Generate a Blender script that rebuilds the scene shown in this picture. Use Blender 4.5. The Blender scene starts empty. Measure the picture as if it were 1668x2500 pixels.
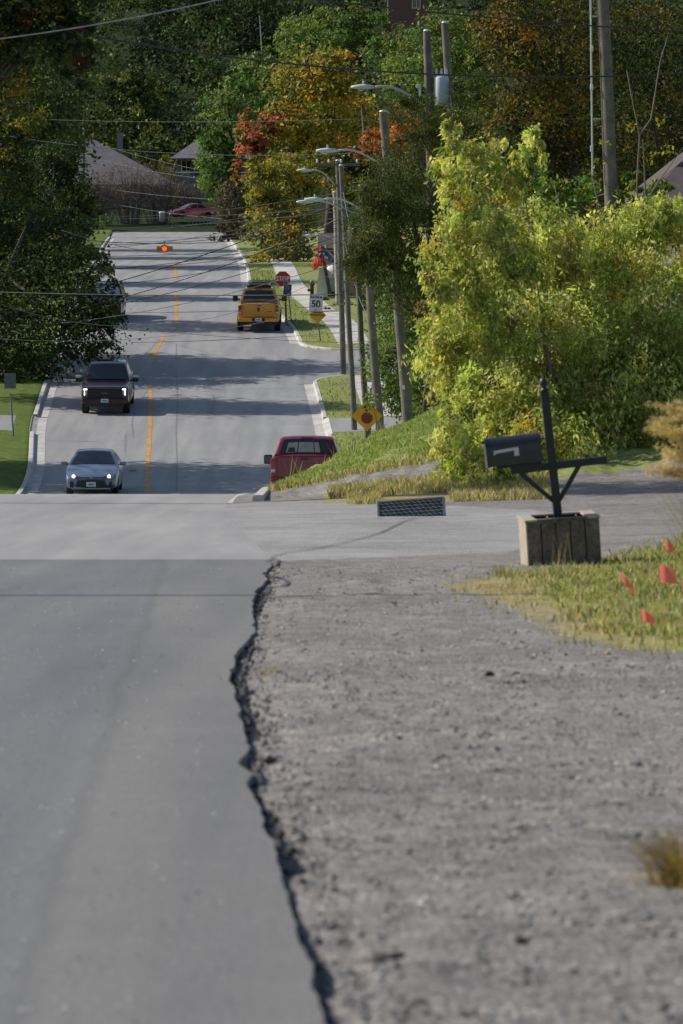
import bpy, bmesh, math, random
import numpy as np
from mathutils import Vector, Matrix, Quaternion
random.seed(7)
RNG = np.random.default_rng(11)
sc = bpy.context.scene
COL = sc.collection
PI = math.pi

# ------------------------------------------------------------------ survey: camera and pixel -> world
F, CU, CV, VH = 12000.0, 834.0, 1250.0, 400.0
TH = math.atan((CV - VH) / F)
CT, ST = math.cos(TH), math.sin(TH)
def P(u, v, Y):
    k = (CV - v) / F
    Z = Y * (k * CT - ST) / (CT + k * ST)
    D = Y * CT - Z * ST
    return Vector(((u - CU) / F * D, Y, Z))
def to_px(X, Y, Z):
    D = Y * CT - Z * ST
    D = np.maximum(D, 0.1)
    return CU + F * X / D, CV - F * (Y * ST + Z * CT) / D

def pchip(xs, ys):
    xs = np.array(xs, float); ys = np.array(ys, float)
    h = np.diff(xs); dl = np.diff(ys) / h
    m = np.zeros_like(xs)
    m[0], m[-1] = dl[0], dl[-1]
    for i in range(1, len(xs) - 1):
        if dl[i-1] * dl[i] > 0:
            w1, w2 = 2*h[i] + h[i-1], h[i] + 2*h[i-1]
            m[i] = (w1 + w2) / (w1 / dl[i-1] + w2 / dl[i])
    def f(x):
        x = np.clip(np.asarray(x, float), xs[0], xs[-1])
        i = np.clip(np.searchsorted(xs, x) - 1, 0, len(xs) - 2)
        t = (x - xs[i]) / h[i]
        return ((2*t**3 - 3*t**2 + 1)*ys[i] + (t**3 - 2*t**2 + t)*h[i]*m[i]
                + (-2*t**3 + 3*t**2)*ys[i+1] + (t**3 - t**2)*h[i]*m[i+1])
    return f
def tab(*kv): return pchip([a for a, b in kv], [b for a, b in kv])

zr = tab((-40,.436),(0,-1.54),(12,-2.13),(30,-3.02),(50,-4.01),(70,-5.0),(80,-5.51),(89,-5.98),(95,-6.42),(100,-6.85),
         (120,-8.35),(138,-9.55),(150,-10.45),(157,-10.9),(164,-11.13),(175,-11.05),(190,-10.75),(203,-10.32),
         (220,-9.2),(235,-8.0),(250,-7.35),(280,-6.8),(330,-6.5),(380,-6.5),(440,-6.6),(462,-6.4),(480,-5.6),
         (500,-4.5),(540,0),(600,9),(700,25),(800,38),(1000,46),(1400,50))
Rx = tab((-40,.9),(0,.15),(12.26,-.07),(18,-.26),(27.7,-.58),(35,-.66),(49,-.75),(60,-1.2),(70,-1.6),(79,-1.85),(88,-1.85),
         (95,-1.5),(105,-1.05),(115,-.6),(125,-.2),(138,.08),(150,.05),(165,-.4),(203,-1.25),(218,-1.8),(235,-2.75),
         (250,-4.1),(272,-5.45),(305,-6.3),(330,-7.0),(440,-10.6),(520,-13),(1400,-13.2))
Lx = tab((-40,-9.5),(0,-9.6),(49,-9.9),(89,-10.1),(138,-10.15),(164,-10.3),(203,-12.1),(223,-12.6),(250,-13.3),(330,-16),
         (440,-20.2),(520,-22.4),(1400,-22.6))
DS = np.array([-1.0,0,.05,.12,.2,.3,.42,.5,.56,.65,1,1.5,2,2.5,3,3.6,4.2,5,6,8,12,20,40,150])
_st = [(-40,[(0,-.035),(.05,-.033),(.2,-.010),(1,0),(3,0),(8,.1),(40,1),(150,6)]),
       (46,[(0,-.035),(.05,-.033),(.2,-.010),(1,0),(3,0),(8,.1),(40,1),(150,6)]),
       (49,[(0,0),(1,0),(3,.0),(8,.12),(40,1.2),(150,6)]),
       (75,[(0,0),(2,.05),(6,.15),(40,1.5),(150,6)]),
       (85,[(0,0),(.65,.1),(2.5,.43),(3.6,.58),(6,.8),(40,2),(150,6)]),
       (96,[(0,-.06),(.42,-.05),(.56,.1),(.8,.5),(3,1.0),(6,1.4),(40,2.5),(150,6)]),
       (105,[(0,-.06),(.42,-.05),(.56,.1),(1.1,1.18),(3,1.6),(6,2.0),(40,3),(150,6)]),
       (115,[(0,-.06),(.42,-.05),(.56,.1),(1.57,1.78),(3.5,2.1),(6,2.7),(40,3.5),(150,6)]),
       (125,[(0,-.06),(.42,-.05),(.56,.1),(2.1,2.18),(3.5,2.9),(6,3.2),(40,4.5),(150,7)]),
       (135,[(0,-.06),(.3,.1),(.65,1.5),(2,1.9),(6,3),(40,4.5),(150,7)]),
       (145,[(0,-.06),(.42,-.05),(.56,.1),(.65,.6),(1.9,2.1),(6,3),(40,4.5),(150,7)]),
       (160,[(0,-.06),(.42,-.05),(.56,.1),(.65,.15),(2,.6),(6,1.8),(40,4),(150,7)]),
       (180,[(0,-.06),(.42,-.05),(.56,.1),(.65,.12),(4,.25),(8,.8),(40,4),(150,7)]),
       (200,[(0,-.06),(.42,-.05),(.56,.1),(.65,.12),(6,.25),(12,.8),(40,3),(150,6)]),
       (440,[(0,-.06),(.42,-.05),(.56,.1),(.65,.12),(6,.25),(12,.8),(40,3),(150,6)]),
       (470,[(0,0),(150,4)]),(1400,[(0,0),(150,4)])]
_sy = [a for a, b in _st]
_cols = [pchip(_sy, [float(np.interp(d, [p[0] for p in b], [p[1] for p in b])) for a, b in _st]) for d in DS]
def zright(d, Y):
    d = np.asarray(d, float); Y = np.asarray(Y, float)
    vals = np.stack([c(Y) for c in _cols], -1)
    i = np.clip(np.searchsorted(DS, d) - 1, 0, len(DS) - 2)
    t = np.clip((d - DS[i]) / (DS[i+1] - DS[i]), 0, 1)
    a = np.take_along_axis(vals, i[..., None], -1)[..., 0]; b = np.take_along_axis(vals, (i+1)[..., None], -1)[..., 0]
    return zr(Y) + a + (b - a) * t
def zleft(d, Y):
    return zr(Y) + np.interp(d, [0,.42,.58,8,30,150], [-.06,-.05,.12,.2,1.0,5])
def zg(X, Y):
    X = np.asarray(X, float); Y = np.asarray(Y, float)
    X, Y = np.broadcast_arrays(X, Y)
    r, l = Rx(Y), Lx(Y)
    return np.where(X > r, zright(np.maximum(X - r, 0), Y), np.where(X < l, zleft(np.maximum(l - X, 0), Y), zr(Y)))
def hit(u, v, y0=5.0, y1=900.0):
    k = (CV - v) / F
    s = (k * CT - ST) / (CT + k * ST)
    Ys = np.arange(y0, y1, .15)
    Zs = s * Ys
    Xs = (u - CU) / F * (Ys * CT - Zs * ST)
    g = zg(Xs, Ys) - Zs
    idx = np.where(g >= 0)[0]
    i = idx[0] if len(idx) else len(Ys) - 1
    return Vector((float(Xs[i]), float(Ys[i]), float(zg(Xs[i], Ys[i]))))
def slope(Y): return math.atan(float(zr(Y + 1.2) - zr(Y - 1.2)) / 2.4)

# ------------------------------------------------------------------ materials
MATS = {}
def nd(nt, t, **kw):
    n = nt.nodes.new(t)
    for k, v in kw.items():
        if k in n.inputs: n.inputs[k].default_value = v
        else: setattr(n, k, v)
    return n
def mat(name, col, rough=.6, metal=0., n1=(6., .25), n2=(45., .15), bump=0., bscale=60., spec=.5, coat=0., emit=0., alpha=None):
    if name in MATS: return MATS[name]
    m = bpy.data.materials.new(name); m.use_nodes = True
    nt = m.node_tree; b = nt.nodes['Principled BSDF']; L = nt.links.new
    b.inputs['Roughness'].default_value = rough; b.inputs['Metallic'].default_value = metal
    b.inputs['Specular IOR Level'].default_value = spec; b.inputs['Coat Weight'].default_value = coat
    tc = nd(nt, 'ShaderNodeTexCoord')
    last = None
    base = nd(nt, 'ShaderNodeRGB'); base.outputs[0].default_value = (*col, 1); last = base.outputs[0]
    for sc_, amt in (n1, n2):
        if amt <= 0: continue
        n = nd(nt, 'ShaderNodeTexNoise', Scale=sc_, Detail=5.); L(tc.outputs['Object'], n.inputs['Vector'])
        mr = nd(nt, 'ShaderNodeMapRange'); mr.inputs[1].default_value = .3; mr.inputs[2].default_value = .7
        mr.inputs[3].default_value = 1 - amt; mr.inputs[4].default_value = 1 + amt
        L(n.outputs[0], mr.inputs[0])
        mx = nd(nt, 'ShaderNodeMix', data_type='RGBA', blend_type='MULTIPLY'); mx.inputs[0].default_value = 1
        L(last, mx.inputs[6]); L(mr.outputs[0], mx.inputs[7]); last = mx.outputs[2]
    L(last, b.inputs['Base Color'])
    if emit > 0:
        b.inputs['Emission Color'].default_value = (*col, 1); b.inputs['Emission Strength'].default_value = emit
    if bump > 0:
        n = nd(nt, 'ShaderNodeTexNoise', Scale=bscale, Detail=4.); L(tc.outputs['Object'], n.inputs['Vector'])
        bp = nd(nt, 'ShaderNodeBump', Strength=bump, Distance=.02); L(n.outputs[0], bp.inputs['Height']); L(bp.outputs[0], b.inputs['Normal'])
    MATS[name] = m
    return m
def leaf_material(name='leaf', trans=.38, tint=(1.25, 1.3, .7), spec=.3):
    if name in MATS: return MATS[name]
    m = bpy.data.materials.new(name); m.use_nodes = True
    nt = m.node_tree; b = nt.nodes['Principled BSDF']; L = nt.links.new; out = nt.nodes['Material Output']
    b.inputs['Roughness'].default_value = .55; b.inputs['Specular IOR Level'].default_value = spec
    at = nd(nt, 'ShaderNodeAttribute', attribute_name='Col')
    tc = nd(nt, 'ShaderNodeTexCoord')
    n = nd(nt, 'ShaderNodeTexNoise', Scale=3., Detail=3.); L(tc.outputs['Object'], n.inputs['Vector'])
    mr = nd(nt, 'ShaderNodeMapRange'); mr.inputs[1].default_value = .3; mr.inputs[2].default_value = .7; mr.inputs[3].default_value = .7; mr.inputs[4].default_value = 1.25
    L(n.outputs[0], mr.inputs[0])
    mx = nd(nt, 'ShaderNodeMix', data_type='RGBA', blend_type='MULTIPLY'); mx.inputs[0].default_value = 1
    L(at.outputs['Color'], mx.inputs[6]); L(mr.outputs[0], mx.inputs[7])
    L(mx.outputs[2], b.inputs['Base Color'])
    t2 = nd(nt, 'ShaderNodeMix', data_type='RGBA', blend_type='MULTIPLY'); t2.inputs[0].default_value = 1
    L(mx.outputs[2], t2.inputs[6]); t2.inputs[7].default_value = (*tint, 1)
    tr = nd(nt, 'ShaderNodeBsdfTranslucent'); L(t2.outputs[2], tr.inputs['Color'])
    ms = nd(nt, 'ShaderNodeMixShader'); ms.inputs[0].default_value = trans
    L(b.outputs[0], ms.inputs[1]); L(tr.outputs[0], ms.inputs[2]); L(ms.outputs[0], out.inputs['Surface'])
    MATS[name] = m
    return m

def math_node(nt, op, a, b=None, clamp=False):
    n = nt.nodes.new('ShaderNodeMath'); n.operation = op; n.use_clamp = clamp
    for i, x in enumerate((a, b)):
        if x is None: continue
        if isinstance(x, (int, float)): n.inputs[i].default_value = x
        else: nt.links.new(x, n.inputs[i])
    return n.outputs[0]
def ramp(nt, fac, stops):
    r = nt.nodes.new('ShaderNodeValToRGB'); e = r.color_ramp.elements
    while len(e) < len(stops): e.new(.5)
    for i, (p, c) in enumerate(stops): e[i].position = p; e[i].color = (*c, 1) if len(c) == 3 else c
    nt.links.new(fac, r.inputs[0]); return r.outputs[0]
def mixc(nt, fac, a, b, mode='MIX'):
    n = nt.nodes.new('ShaderNodeMix'); n.data_type = 'RGBA'; n.blend_type = mode
    for i, x in ((0, fac), (6, a), (7, b)):
        if isinstance(x, (int, float)): n.inputs[i].default_value = x
        elif isinstance(x, tuple): n.inputs[i].default_value = (*x, 1)
        else: nt.links.new(x, n.inputs[i])
    return n.outputs[2]
def noise(nt, vec, scale, detail=5., rough=.55):
    n = nd(nt, 'ShaderNodeTexNoise', Scale=scale, Detail=detail, Roughness=rough); nt.links.new(vec, n.inputs['Vector']); return n.outputs[0]
def voro(nt, vec, scale, feature='F1', out=0):
    n = nt.nodes.new('ShaderNodeTexVoronoi'); n.feature = feature; n.inputs['Scale'].default_value = scale
    nt.links.new(vec, n.inputs['Vector']); return n.outputs[out]
def new_mat(name):
    m = bpy.data.materials.new(name); m.use_nodes = True; MATS[name] = m
    nt = m.node_tree; return m, nt, nt.nodes['Principled BSDF'], nd(nt, 'ShaderNodeTexCoord').outputs['Object']

def asphalt(name, a, b, speck=.5, seam=False, streak=True, rough=.75):
    m, nt, bs, oc = new_mat(name)
    big = noise(nt, oc, .35, 4.); mid = noise(nt, oc, 2.3, 6.); fine = noise(nt, oc, 42., 6., .75)
    c = mixc(nt, math_node(nt, 'MULTIPLY', math_node(nt, 'ADD', big, mid), .5), a, b)
    if streak:
        mp = nd(nt, 'ShaderNodeMapping'); mp.inputs['Scale'].default_value = (1.3, .05, 1.); nt.links.new(oc, mp.inputs['Vector'])
        s = noise(nt, mp.outputs[0], 1.2, 4.)
        c = mixc(nt, .75, c, ramp(nt, s, [(.3, (.72, .73, .76)), (.7, (1.18, 1.17, 1.14))]), 'MULTIPLY')
    if seam:
        sp = nd(nt, 'ShaderNodeSeparateXYZ'); nt.links.new(oc, sp.inputs[0])
        wob = math_node(nt, 'MULTIPLY', math_node(nt, 'SUBTRACT', noise(nt, oc, .5, 3.), .5), .16)
        line = math_node(nt, 'ADD', math_node(nt, 'ADD', sp.outputs[0], math_node(nt, 'MULTIPLY', sp.outputs[1], .0249)), .54)
        line = math_node(nt, 'ADD', line, wob)
        left = math_node(nt, 'LESS_THAN', line, 0.)
        soft = nd(nt, 'ShaderNodeMapRange'); soft.inputs[1].default_value = -.12; soft.inputs[2].default_value = .05; nt.links.new(line, soft.inputs[0])
        c = mixc(nt, soft.outputs[0], mixc(nt, 1., c, (.90, .94, .99), 'MULTIPLY'), c)
        dist = math_node(nt, 'ABSOLUTE', line)
        band = nd(nt, 'ShaderNodeMapRange'); band.inputs[1].default_value = .0; band.inputs[2].default_value = .07
        band.inputs[3].default_value = .84; band.inputs[4].default_value = 1.; nt.links.new(dist, band.inputs[0])
        c = mixc(nt, 1., c, band.outputs[0], 'MULTIPLY')
    c = mixc(nt, speck, c, ramp(nt, fine, [(.3, (.6, .6, .62)), (.55, (1., 1., 1.)), (.75, (1.5, 1.48, 1.42))]), 'MULTIPLY')
    nt.links.new(c, bs.inputs['Base Color'])
    bs.inputs['Roughness'].default_value = rough; bs.inputs['Specular IOR Level'].default_value = .35
    bp = nd(nt, 'ShaderNodeBump', Strength=.35, Distance=.008); nt.links.new(noise(nt, oc, 120., 3.), bp.inputs['Height']); nt.links.new(bp.outputs[0], bs.inputs['Normal'])
    return m

# ------------------------------------------------------------------ object helpers
def tag(o, label=None, cat=None, group=None, kind=None):
    if label: o['label'] = label
    if cat: o['category'] = cat
    if group: o['group'] = group
    if kind: o['kind'] = kind
    return o
def thing(name, label, cat, loc=(0, 0, 0), rot=(0, 0, 0), group=None):
    o = bpy.data.objects.new(name, None); COL.objects.link(o); o.empty_display_size = .2
    o.location = loc; o.rotation_euler = rot
    return tag(o, label, cat, group)
def link(name, me, m, parent=None):
    o = bpy.data.objects.new(name, me); COL.objects.link(o)
    if m is not None:
        if isinstance(m, (list, tuple)):
            for x in m: me.materials.append(x)
        else: me.materials.append(m)
    if parent: o.parent = parent
    return o
def np_mesh(name, V, Fc, smooth=False, col=None, attr=None):
    V = np.asarray(V, np.float32); me = bpy.data.meshes.new(name)
    Fc = np.asarray(Fc, np.int32); k = Fc.shape[1]; n = len(Fc)
    me.vertices.add(len(V)); me.vertices.foreach_set('co', V.ravel())
    me.loops.add(n * k); me.loops.foreach_set('vertex_index', Fc.ravel())
    me.polygons.add(n); me.polygons.foreach_set('loop_start', np.arange(0, n * k, k, dtype=np.int32))
    me.update(calc_edges=True)
    me.polygons.foreach_set('use_smooth', np.full(n, bool(smooth)))
    if col is not None:
        a = me.color_attributes.new('Col', 'FLOAT_COLOR', 'POINT')
        a.data.foreach_set('color', np.concatenate([np.asarray(col, np.float32), np.ones((len(V), 1), np.float32)], 1).ravel())
    for k_, v_ in (attr or {}).items():
        a = me.attributes.new(k_, 'FLOAT', 'POINT'); a.data.foreach_set('value', np.asarray(v_, np.float32))
    me.validate()
    return me
def grid_faces(ny, nx):
    i = np.arange(ny - 1)[:, None] * nx + np.arange(nx - 1)[None, :]
    i = i.ravel(); return np.stack([i, i + 1, i + nx + 1, i + nx], 1)

class MB:
    def __init__(s): s.bm = bmesh.new()
    def box(s, c, size, bev=0., rot=None):
        g = bmesh.ops.create_cube(s.bm, size=1.)['verts']
        for v in g: v.co = Vector((v.co.x * size[0], v.co.y * size[1], v.co.z * size[2]))
        if bev > 0:
            es = list({e for v in g for e in v.link_edges})
            r = bmesh.ops.bevel(s.bm, geom=es, offset=bev, segments=2, affect='EDGES', profile=.6)
            g = list({v for f in r['faces'] for v in f.verts} | {v for v in g if v.is_valid})
        M = Matrix.Translation(Vector(c))
        if rot is not None: M = M @ rot.to_4x4()
        for v in g: v.co = M @ v.co
        return s
    def tube(s, pts, rad, n=8, cap=True):
        pts = [Vector(p) for p in pts]; N = len(pts)
        if isinstance(rad, (int, float)): rad = [rad] * N
        rings = []; up = None
        for i, p in enumerate(pts):
            t = (pts[min(i+1, N-1)] - pts[max(i-1, 0)]).normalized()
            if up is None: up = t.orthogonal().normalized()
            up = (up - t * up.dot(t)).normalized(); w = t.cross(up)
            rings.append([s.bm.verts.new(p + (up * math.cos(a) + w * math.sin(a)) * rad[i]) for a in [2*PI*j/n for j in range(n)]])
        for i in range(N - 1):
            for j in range(n): s.bm.faces.new((rings[i][j], rings[i][(j+1) % n], rings[i+1][(j+1) % n], rings[i+1][j]))
        if cap: s.bm.faces.new(rings[0][::-1]); s.bm.faces.new(rings[-1])
        return s
    def lathe(s, prof, n=20, axis='Z', c=(0, 0, 0)):
        rings = []
        for r, z in prof:
            ring = []
            for j in range(n):
                a = 2*PI*j/n; x, y = r*math.cos(a), r*math.sin(a)
                p = (x, y, z) if axis == 'Z' else ((z, x, y) if axis == 'X' else (x, z, y))
                ring.append(s.bm.verts.new(Vector(p) + Vector(c)))
            rings.append(ring)
        for i in range(len(rings) - 1):
            for j in range(n): s.bm.faces.new((rings[i][j], rings[i][(j+1) % n], rings[i+1][(j+1) % n], rings[i+1][j]))
        s.bm.faces.new(rings[0][::-1]); s.bm.faces.new(rings[-1])
        return s
    def poly(s, pts, depth=0., d=(0, 1, 0)):
        vs = [s.bm.verts.new(Vector(p)) for p in pts]; f = s.bm.faces.new(vs)
        if depth:
            r = bmesh.ops.extrude_face_region(s.bm, geom=[f])
            for v in r['geom']:
                if isinstance(v, bmesh.types.BMVert): v.co += Vector(d) * depth
        return s
    def build(s, name, m, parent=None, smooth=False, ang=None):
        bmesh.ops.recalc_face_normals(s.bm, faces=s.bm.faces)
        me = bpy.data.meshes.new(name); s.bm.to_mesh(me); s.bm.free()
        if smooth or ang:
            for p in me.polygons: p.use_smooth = True
            if ang: me.set_sharp_from_angle(angle=math.radians(ang))
        return link(name, me, m, parent)

def text_mesh(body, size, m, name, parent, loc, rot=(PI/2, 0, 0), bold=.0, sx=1., ext=.002):
    cu = bpy.data.curves.new(name, 'FONT'); cu.body = body; cu.size = size; cu.align_x = 'CENTER'; cu.align_y = 'CENTER'
    cu.offset = bold; cu.extrude = ext
    o = bpy.data.objects.new(name, cu); COL.objects.link(o)
    dg = bpy.context.evaluated_depsgraph_get()
    me = bpy.data.meshes.new_from_object(o.evaluated_get(dg))
    bpy.data.objects.remove(o); bpy.data.curves.remove(cu)
    for v in me.vertices: v.co.x *= sx
    me.materials.clear()
    r = link(name, me, m, parent); r.location = loc; r.rotation_euler = rot
    return r

# ------------------------------------------------------------------ palette
M_POLE = mat('weathered_pole_wood', (.15, .135, .115), .9, n1=(3., .3), n2=(30., .25), bump=.4)
M_GALV = mat('galvanised_metal', (.52, .53, .54), .42, metal=.35, n1=(3., .12))
M_STEEL = mat('post_steel', (.16, .18, .19), .5, metal=.5)
M_BLACKM = mat('black_paint', (.012, .013, .016), .42, n1=(5., .3))
M_RUB = mat('tyre_rubber', (.016, .016, .017), .85)
M_RIM = mat('rim_alloy', (.3, .31, .32), .35, metal=.8)
M_GLASS = mat('tinted_glass', (.012, .016, .02), .06, spec=.7, coat=.4, n1=(1., 0), n2=(1., 0))
M_BLKPL = mat('black_plastic', (.018, .018, .02), .55)
M_CONC = mat('concrete', (.47, .45, .42), .85, n1=(1.2, .2), n2=(25., .2), bump=.2)
M_BARK = mat('bark', (.07, .055, .042), .95, n1=(4., .35), n2=(30., .3), bump=.5)
M_TWIG = mat('pale_twig_bark', (.20, .165, .13), .9)
M_WIRE = mat('dark_cable', (.02, .02, .022), .5)
M_WIREL = mat('pale_cable', (.26, .26, .27), .4, metal=.3)
M_WHITE = mat('white_paint', (.72, .72, .70), .5, n1=(3., .08), n2=(40., .05))
M_REDL = mat('red_lens', (.30, .012, .02), .2, coat=.6)
M_CLEAR = mat('clear_lens', (.55, .55, .55), .15, coat=.8)
M_LIT = mat('lit_lamp', (1., .97, .9), .3, emit=5.)
M_PLATE = mat('licence_plate_white', (.55, .57, .62), .4, n1=(20., .2))
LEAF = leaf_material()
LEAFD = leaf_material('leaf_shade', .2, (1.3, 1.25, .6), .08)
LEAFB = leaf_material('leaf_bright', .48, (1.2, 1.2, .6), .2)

# ------------------------------------------------------------------ ground, road
def strip(name, Ys, xa, xb, dz, m, n=2, zf=None, kind='structure', edge_jag=None):
    Ys = np.asarray(Ys, float)
    a = np.array([xa(y) for y in Ys], float); b = np.array([xb(y) for y in Ys], float)
    if edge_jag is not None: b = b + edge_jag
    t = np.linspace(0, 1, n)[None, :]
    X = a[:, None] + (b - a)[:, None] * t; Y = np.repeat(Ys[:, None], n, 1)
    Z = (zf or zg)(X, Y) + dz
    o = link(name, np_mesh(name, np.stack([X, Y, Z], -1).reshape(-1, 3), grid_faces(len(Ys), n), True), m)
    return tag(o, kind=kind) if kind else o
def vnoise(n, scale, amp, seed):
    r = np.random.default_rng(seed); xs = np.arange(0, n / scale + 2)
    return np.interp(np.arange(n) / scale, xs, r.uniform(-1, 1, len(xs))) * amp

A_NEAR = asphalt('asphalt_resurfaced', (.165, .158, .150), (.242, .232, .220), 1., seam=True, rough=.62)
A_MID = asphalt('asphalt_pale_worn', (.26, .256, .252), (.37, .363, .356), .6)
A_FAR = asphalt('asphalt_street', (.25, .25, .25), (.34, .335, .33), .5)

YN = np.concatenate([np.arange(-20, 11, 1.), np.arange(11, 49.42, .06)])
jag = vnoise(len(YN), 9, .016, 3) + vnoise(len(YN), 2.2, .006, 4) + vnoise(len(YN), 45, .05, 5) + np.minimum(0, vnoise(len(YN), 25, .14, 8) + .075)
road_z = lambda X, Y: zr(Y)
# near resurfaced asphalt: a slab with a real, broken edge face
nn = 12
Xa = Lx(YN); Xb = Rx(YN) + jag
t = np.linspace(0, 1, nn)[None, :] ** .5
X = Xa[:, None] + (Xb - Xa)[:, None] * t; Y = np.repeat(YN[:, None], nn, 1); Z = np.repeat(zr(YN)[:, None], nn, 1)
X = np.concatenate([X, (Xb + .006)[:, None]], 1); Y = np.concatenate([Y, YN[:, None]], 1); Z = np.concatenate([Z, (zr(YN) - .14)[:, None]], 1)
tag(link('road', np_mesh('road', np.stack([X, Y, Z], -1).reshape(-1, 3), grid_faces(len(YN), nn + 1)), A_NEAR), kind='structure')
# paler worn section over the crest
YM = np.arange(49.42, 90.1, .4)
strip('road', YM, Lx, Rx, 0, A_MID, 8, road_z)
YF = np.concatenate([np.arange(90.1, 260, 1.5), np.arange(260, 446, 4.)])
strip('road', np.concatenate([[90.05], YF]), Lx, Rx, 0, A_FAR, 8, road_z)
# cross street at the far end and side street to the right
strip('cross_street', np.arange(440, 463, 2.), lambda y: -75., lambda y: 40., .02, A_FAR, 6, road_z)
sY = np.linspace(214.5, 229.5, 20)
def side_l(y): return Rx(y) - .3
def side_r(y): return Rx(y) + 26.
strip('side_street', sY, side_l, side_r, .012, A_FAR, 24, lambda X, Y: zr(Y) + np.interp(X - Rx(Y), [0, 6, 12, 30], [0, .14, .75, 2.4]))
# driveway mouth past the red pickup
strip('driveway', np.linspace(193.2, 199.6, 8), lambda y: Rx(y) + .62, lambda y: Rx(y) + 4.2, .012, A_MID, 14)
strip('driveway', np.linspace(194, 201, 8), lambda y: Lx(y) - 16, lambda y: Lx(y) - .55, .012, A_FAR, 14)

# right-hand ground: gravel shoulder, drives, grass bank, verges (grass mask stored per vertex)
YG = np.concatenate([np.arange(-20, 10, 2.), np.arange(10, 30, .12), np.arange(30, 60, .2), np.arange(60, 130, .4), np.arange(130, 208, 1.2), np.arange(208, 236, .5), np.arange(236, 260, 1.2), np.arange(260, 470, 5.)])
DG = np.concatenate([[-.6, -.2, 0, .03], np.arange(.08, 7.5, .1), np.arange(7.6, 14, .6), [16, 20, 28, 40, 70, 120, 150]])
Xg = Rx(YG)[:, None] + DG[None, :]; Yg = np.repeat(YG[:, None], len(DG), 1)
Zg = zright(np.maximum(DG, 0)[None, :] + 0 * Yg, Yg)
Zg[:, :2] -= np.where((YG > 49) & (YG < 79), .004, .12)[:, None]
cxr = Rx(214.5) + 3.4; cxr2 = Rx(229.5) + 3.4
inside = ((np.hypot(Xg - cxr, Yg - 214.5) < 2.95) & (Xg < cxr)) | ((Xg >= cxr) & (Yg < 217.4)) | ((np.hypot(Xg - cxr2, Yg - 229.5) < 2.95) & (Xg < cxr2)) | ((Xg >= cxr2) & (Yg > 226.6))
Zg -= np.where((Yg > 214.5) & (Yg < 229.5) & ~inside & (DG[None, :] > .1), .17, 0)
rough = RNG.normal(0, 1, Zg.shape)
near = (Yg < 47) & (DG[None, :] > .02)
def smooth2(a, k):
    for ax in (0, 1):
        b = np.zeros_like(a)
        for s in range(-k, k + 1): b += np.roll(a, s, ax)
        a = b / (2 * k + 1)
    return a
Zg += np.where(near & (DG[None, :] < 12), smooth2(rough, 1) * .022 + smooth2(RNG.normal(0, 1, Zg.shape), 6) * .09, 0)
Zg += np.where((Yg >= 80) & (Yg < 140) & (DG[None, :] > .8) & (DG[None, :] < 12), smooth2(RNG.normal(0, 1, Zg.shape), 3) * .25, 0)
_ed = np.clip(vnoise(len(YG), 9, .06, 21), 0, 1)[:, None] + np.where((Yg > 24) & (Yg < 30), .03, 0)
Zg -= np.where((DG[None, :] < .3) & (DG[None, :] > .0) & (Yg < 48), _ed * np.clip(1 - DG[None, :] / (.08 + _ed * 3.2), 0, 1), 0)
U, Vp = to_px(Xg, Yg, Zg)
UV0 = (U, Vp)
def inpoly(U, V, pts):
    c = np.zeros(U.shape, bool); n = len(pts)
    for i in range(n):
        x1, y1 = pts[i]; x2, y2 = pts[(i+1) % n]
        if y1 == y2: continue
        cond = ((y1 > V) != (y2 > V)) & (U < (x2 - x1) * (V - y1) / (y2 - y1) + x1)
        c ^= cond
    return c
PATCH = [(1080,1430),(1250,1398),(1340,1388),(1470,1372),(1560,1348),(1700,1310),(2600,1290),(2600,1640),(1700,1600),(1500,1578),(1390,1562),(1310,1505),(1170,1455)]
grass = np.zeros(Xg.shape)
m_near = Yg < 80
grass = np.where(m_near & inpoly(U, Vp, PATCH), 1., grass)
grass = np.where(m_near & (((U - 1720)/130)**2 + ((Vp - 2130)/130)**2 < 1), .8, grass)
grass = np.where((Yg > 76) & (Yg < 81) & (DG[None, :] > 1.5) & (DG[None, :] < 3.7), .75, grass)
gl = np.interp(Xg, [-3, -1.3, .62, 1.75, 2.1, 4, 6, 10], [84.6, 84.6, 85.5, 86.2, 79.5, 80.5, 83, 84])
grass = np.where((Yg > gl) & (DG[None, :] > .5), 1., grass)
grass = np.where((Yg > 200) & (DG[None, :] > .5), 1., grass)
grass = np.where(DG[None, :] <= .3, 0, grass)
paved = np.zeros(Xg.shape)
apr = np.interp(Yg, [48.5, 49.4, 52, 60, 70, 77, 80], [-.5, .55, 2.6, 4.2, 4.3, 2.0, 0])
paved = np.where((Yg > 49.0) & (Yg < 79) & (DG[None, :] < apr), 1., 0.)
dry = np.where((Yg < 80) & inpoly(U, Vp, [(1080,1425),(1350,1400),(1330,1470),(1600,1520),(1600,1600),(1300,1560),(1100,1470)]), 1., 0.)
dry = np.where((Yg < 80) & (Yg > 75), 1., dry); dry = np.where(Yg < 25, 1., dry)
dry = np.where((Yg > 85) & (Yg < gl + 2.2), .9, dry)

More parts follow.
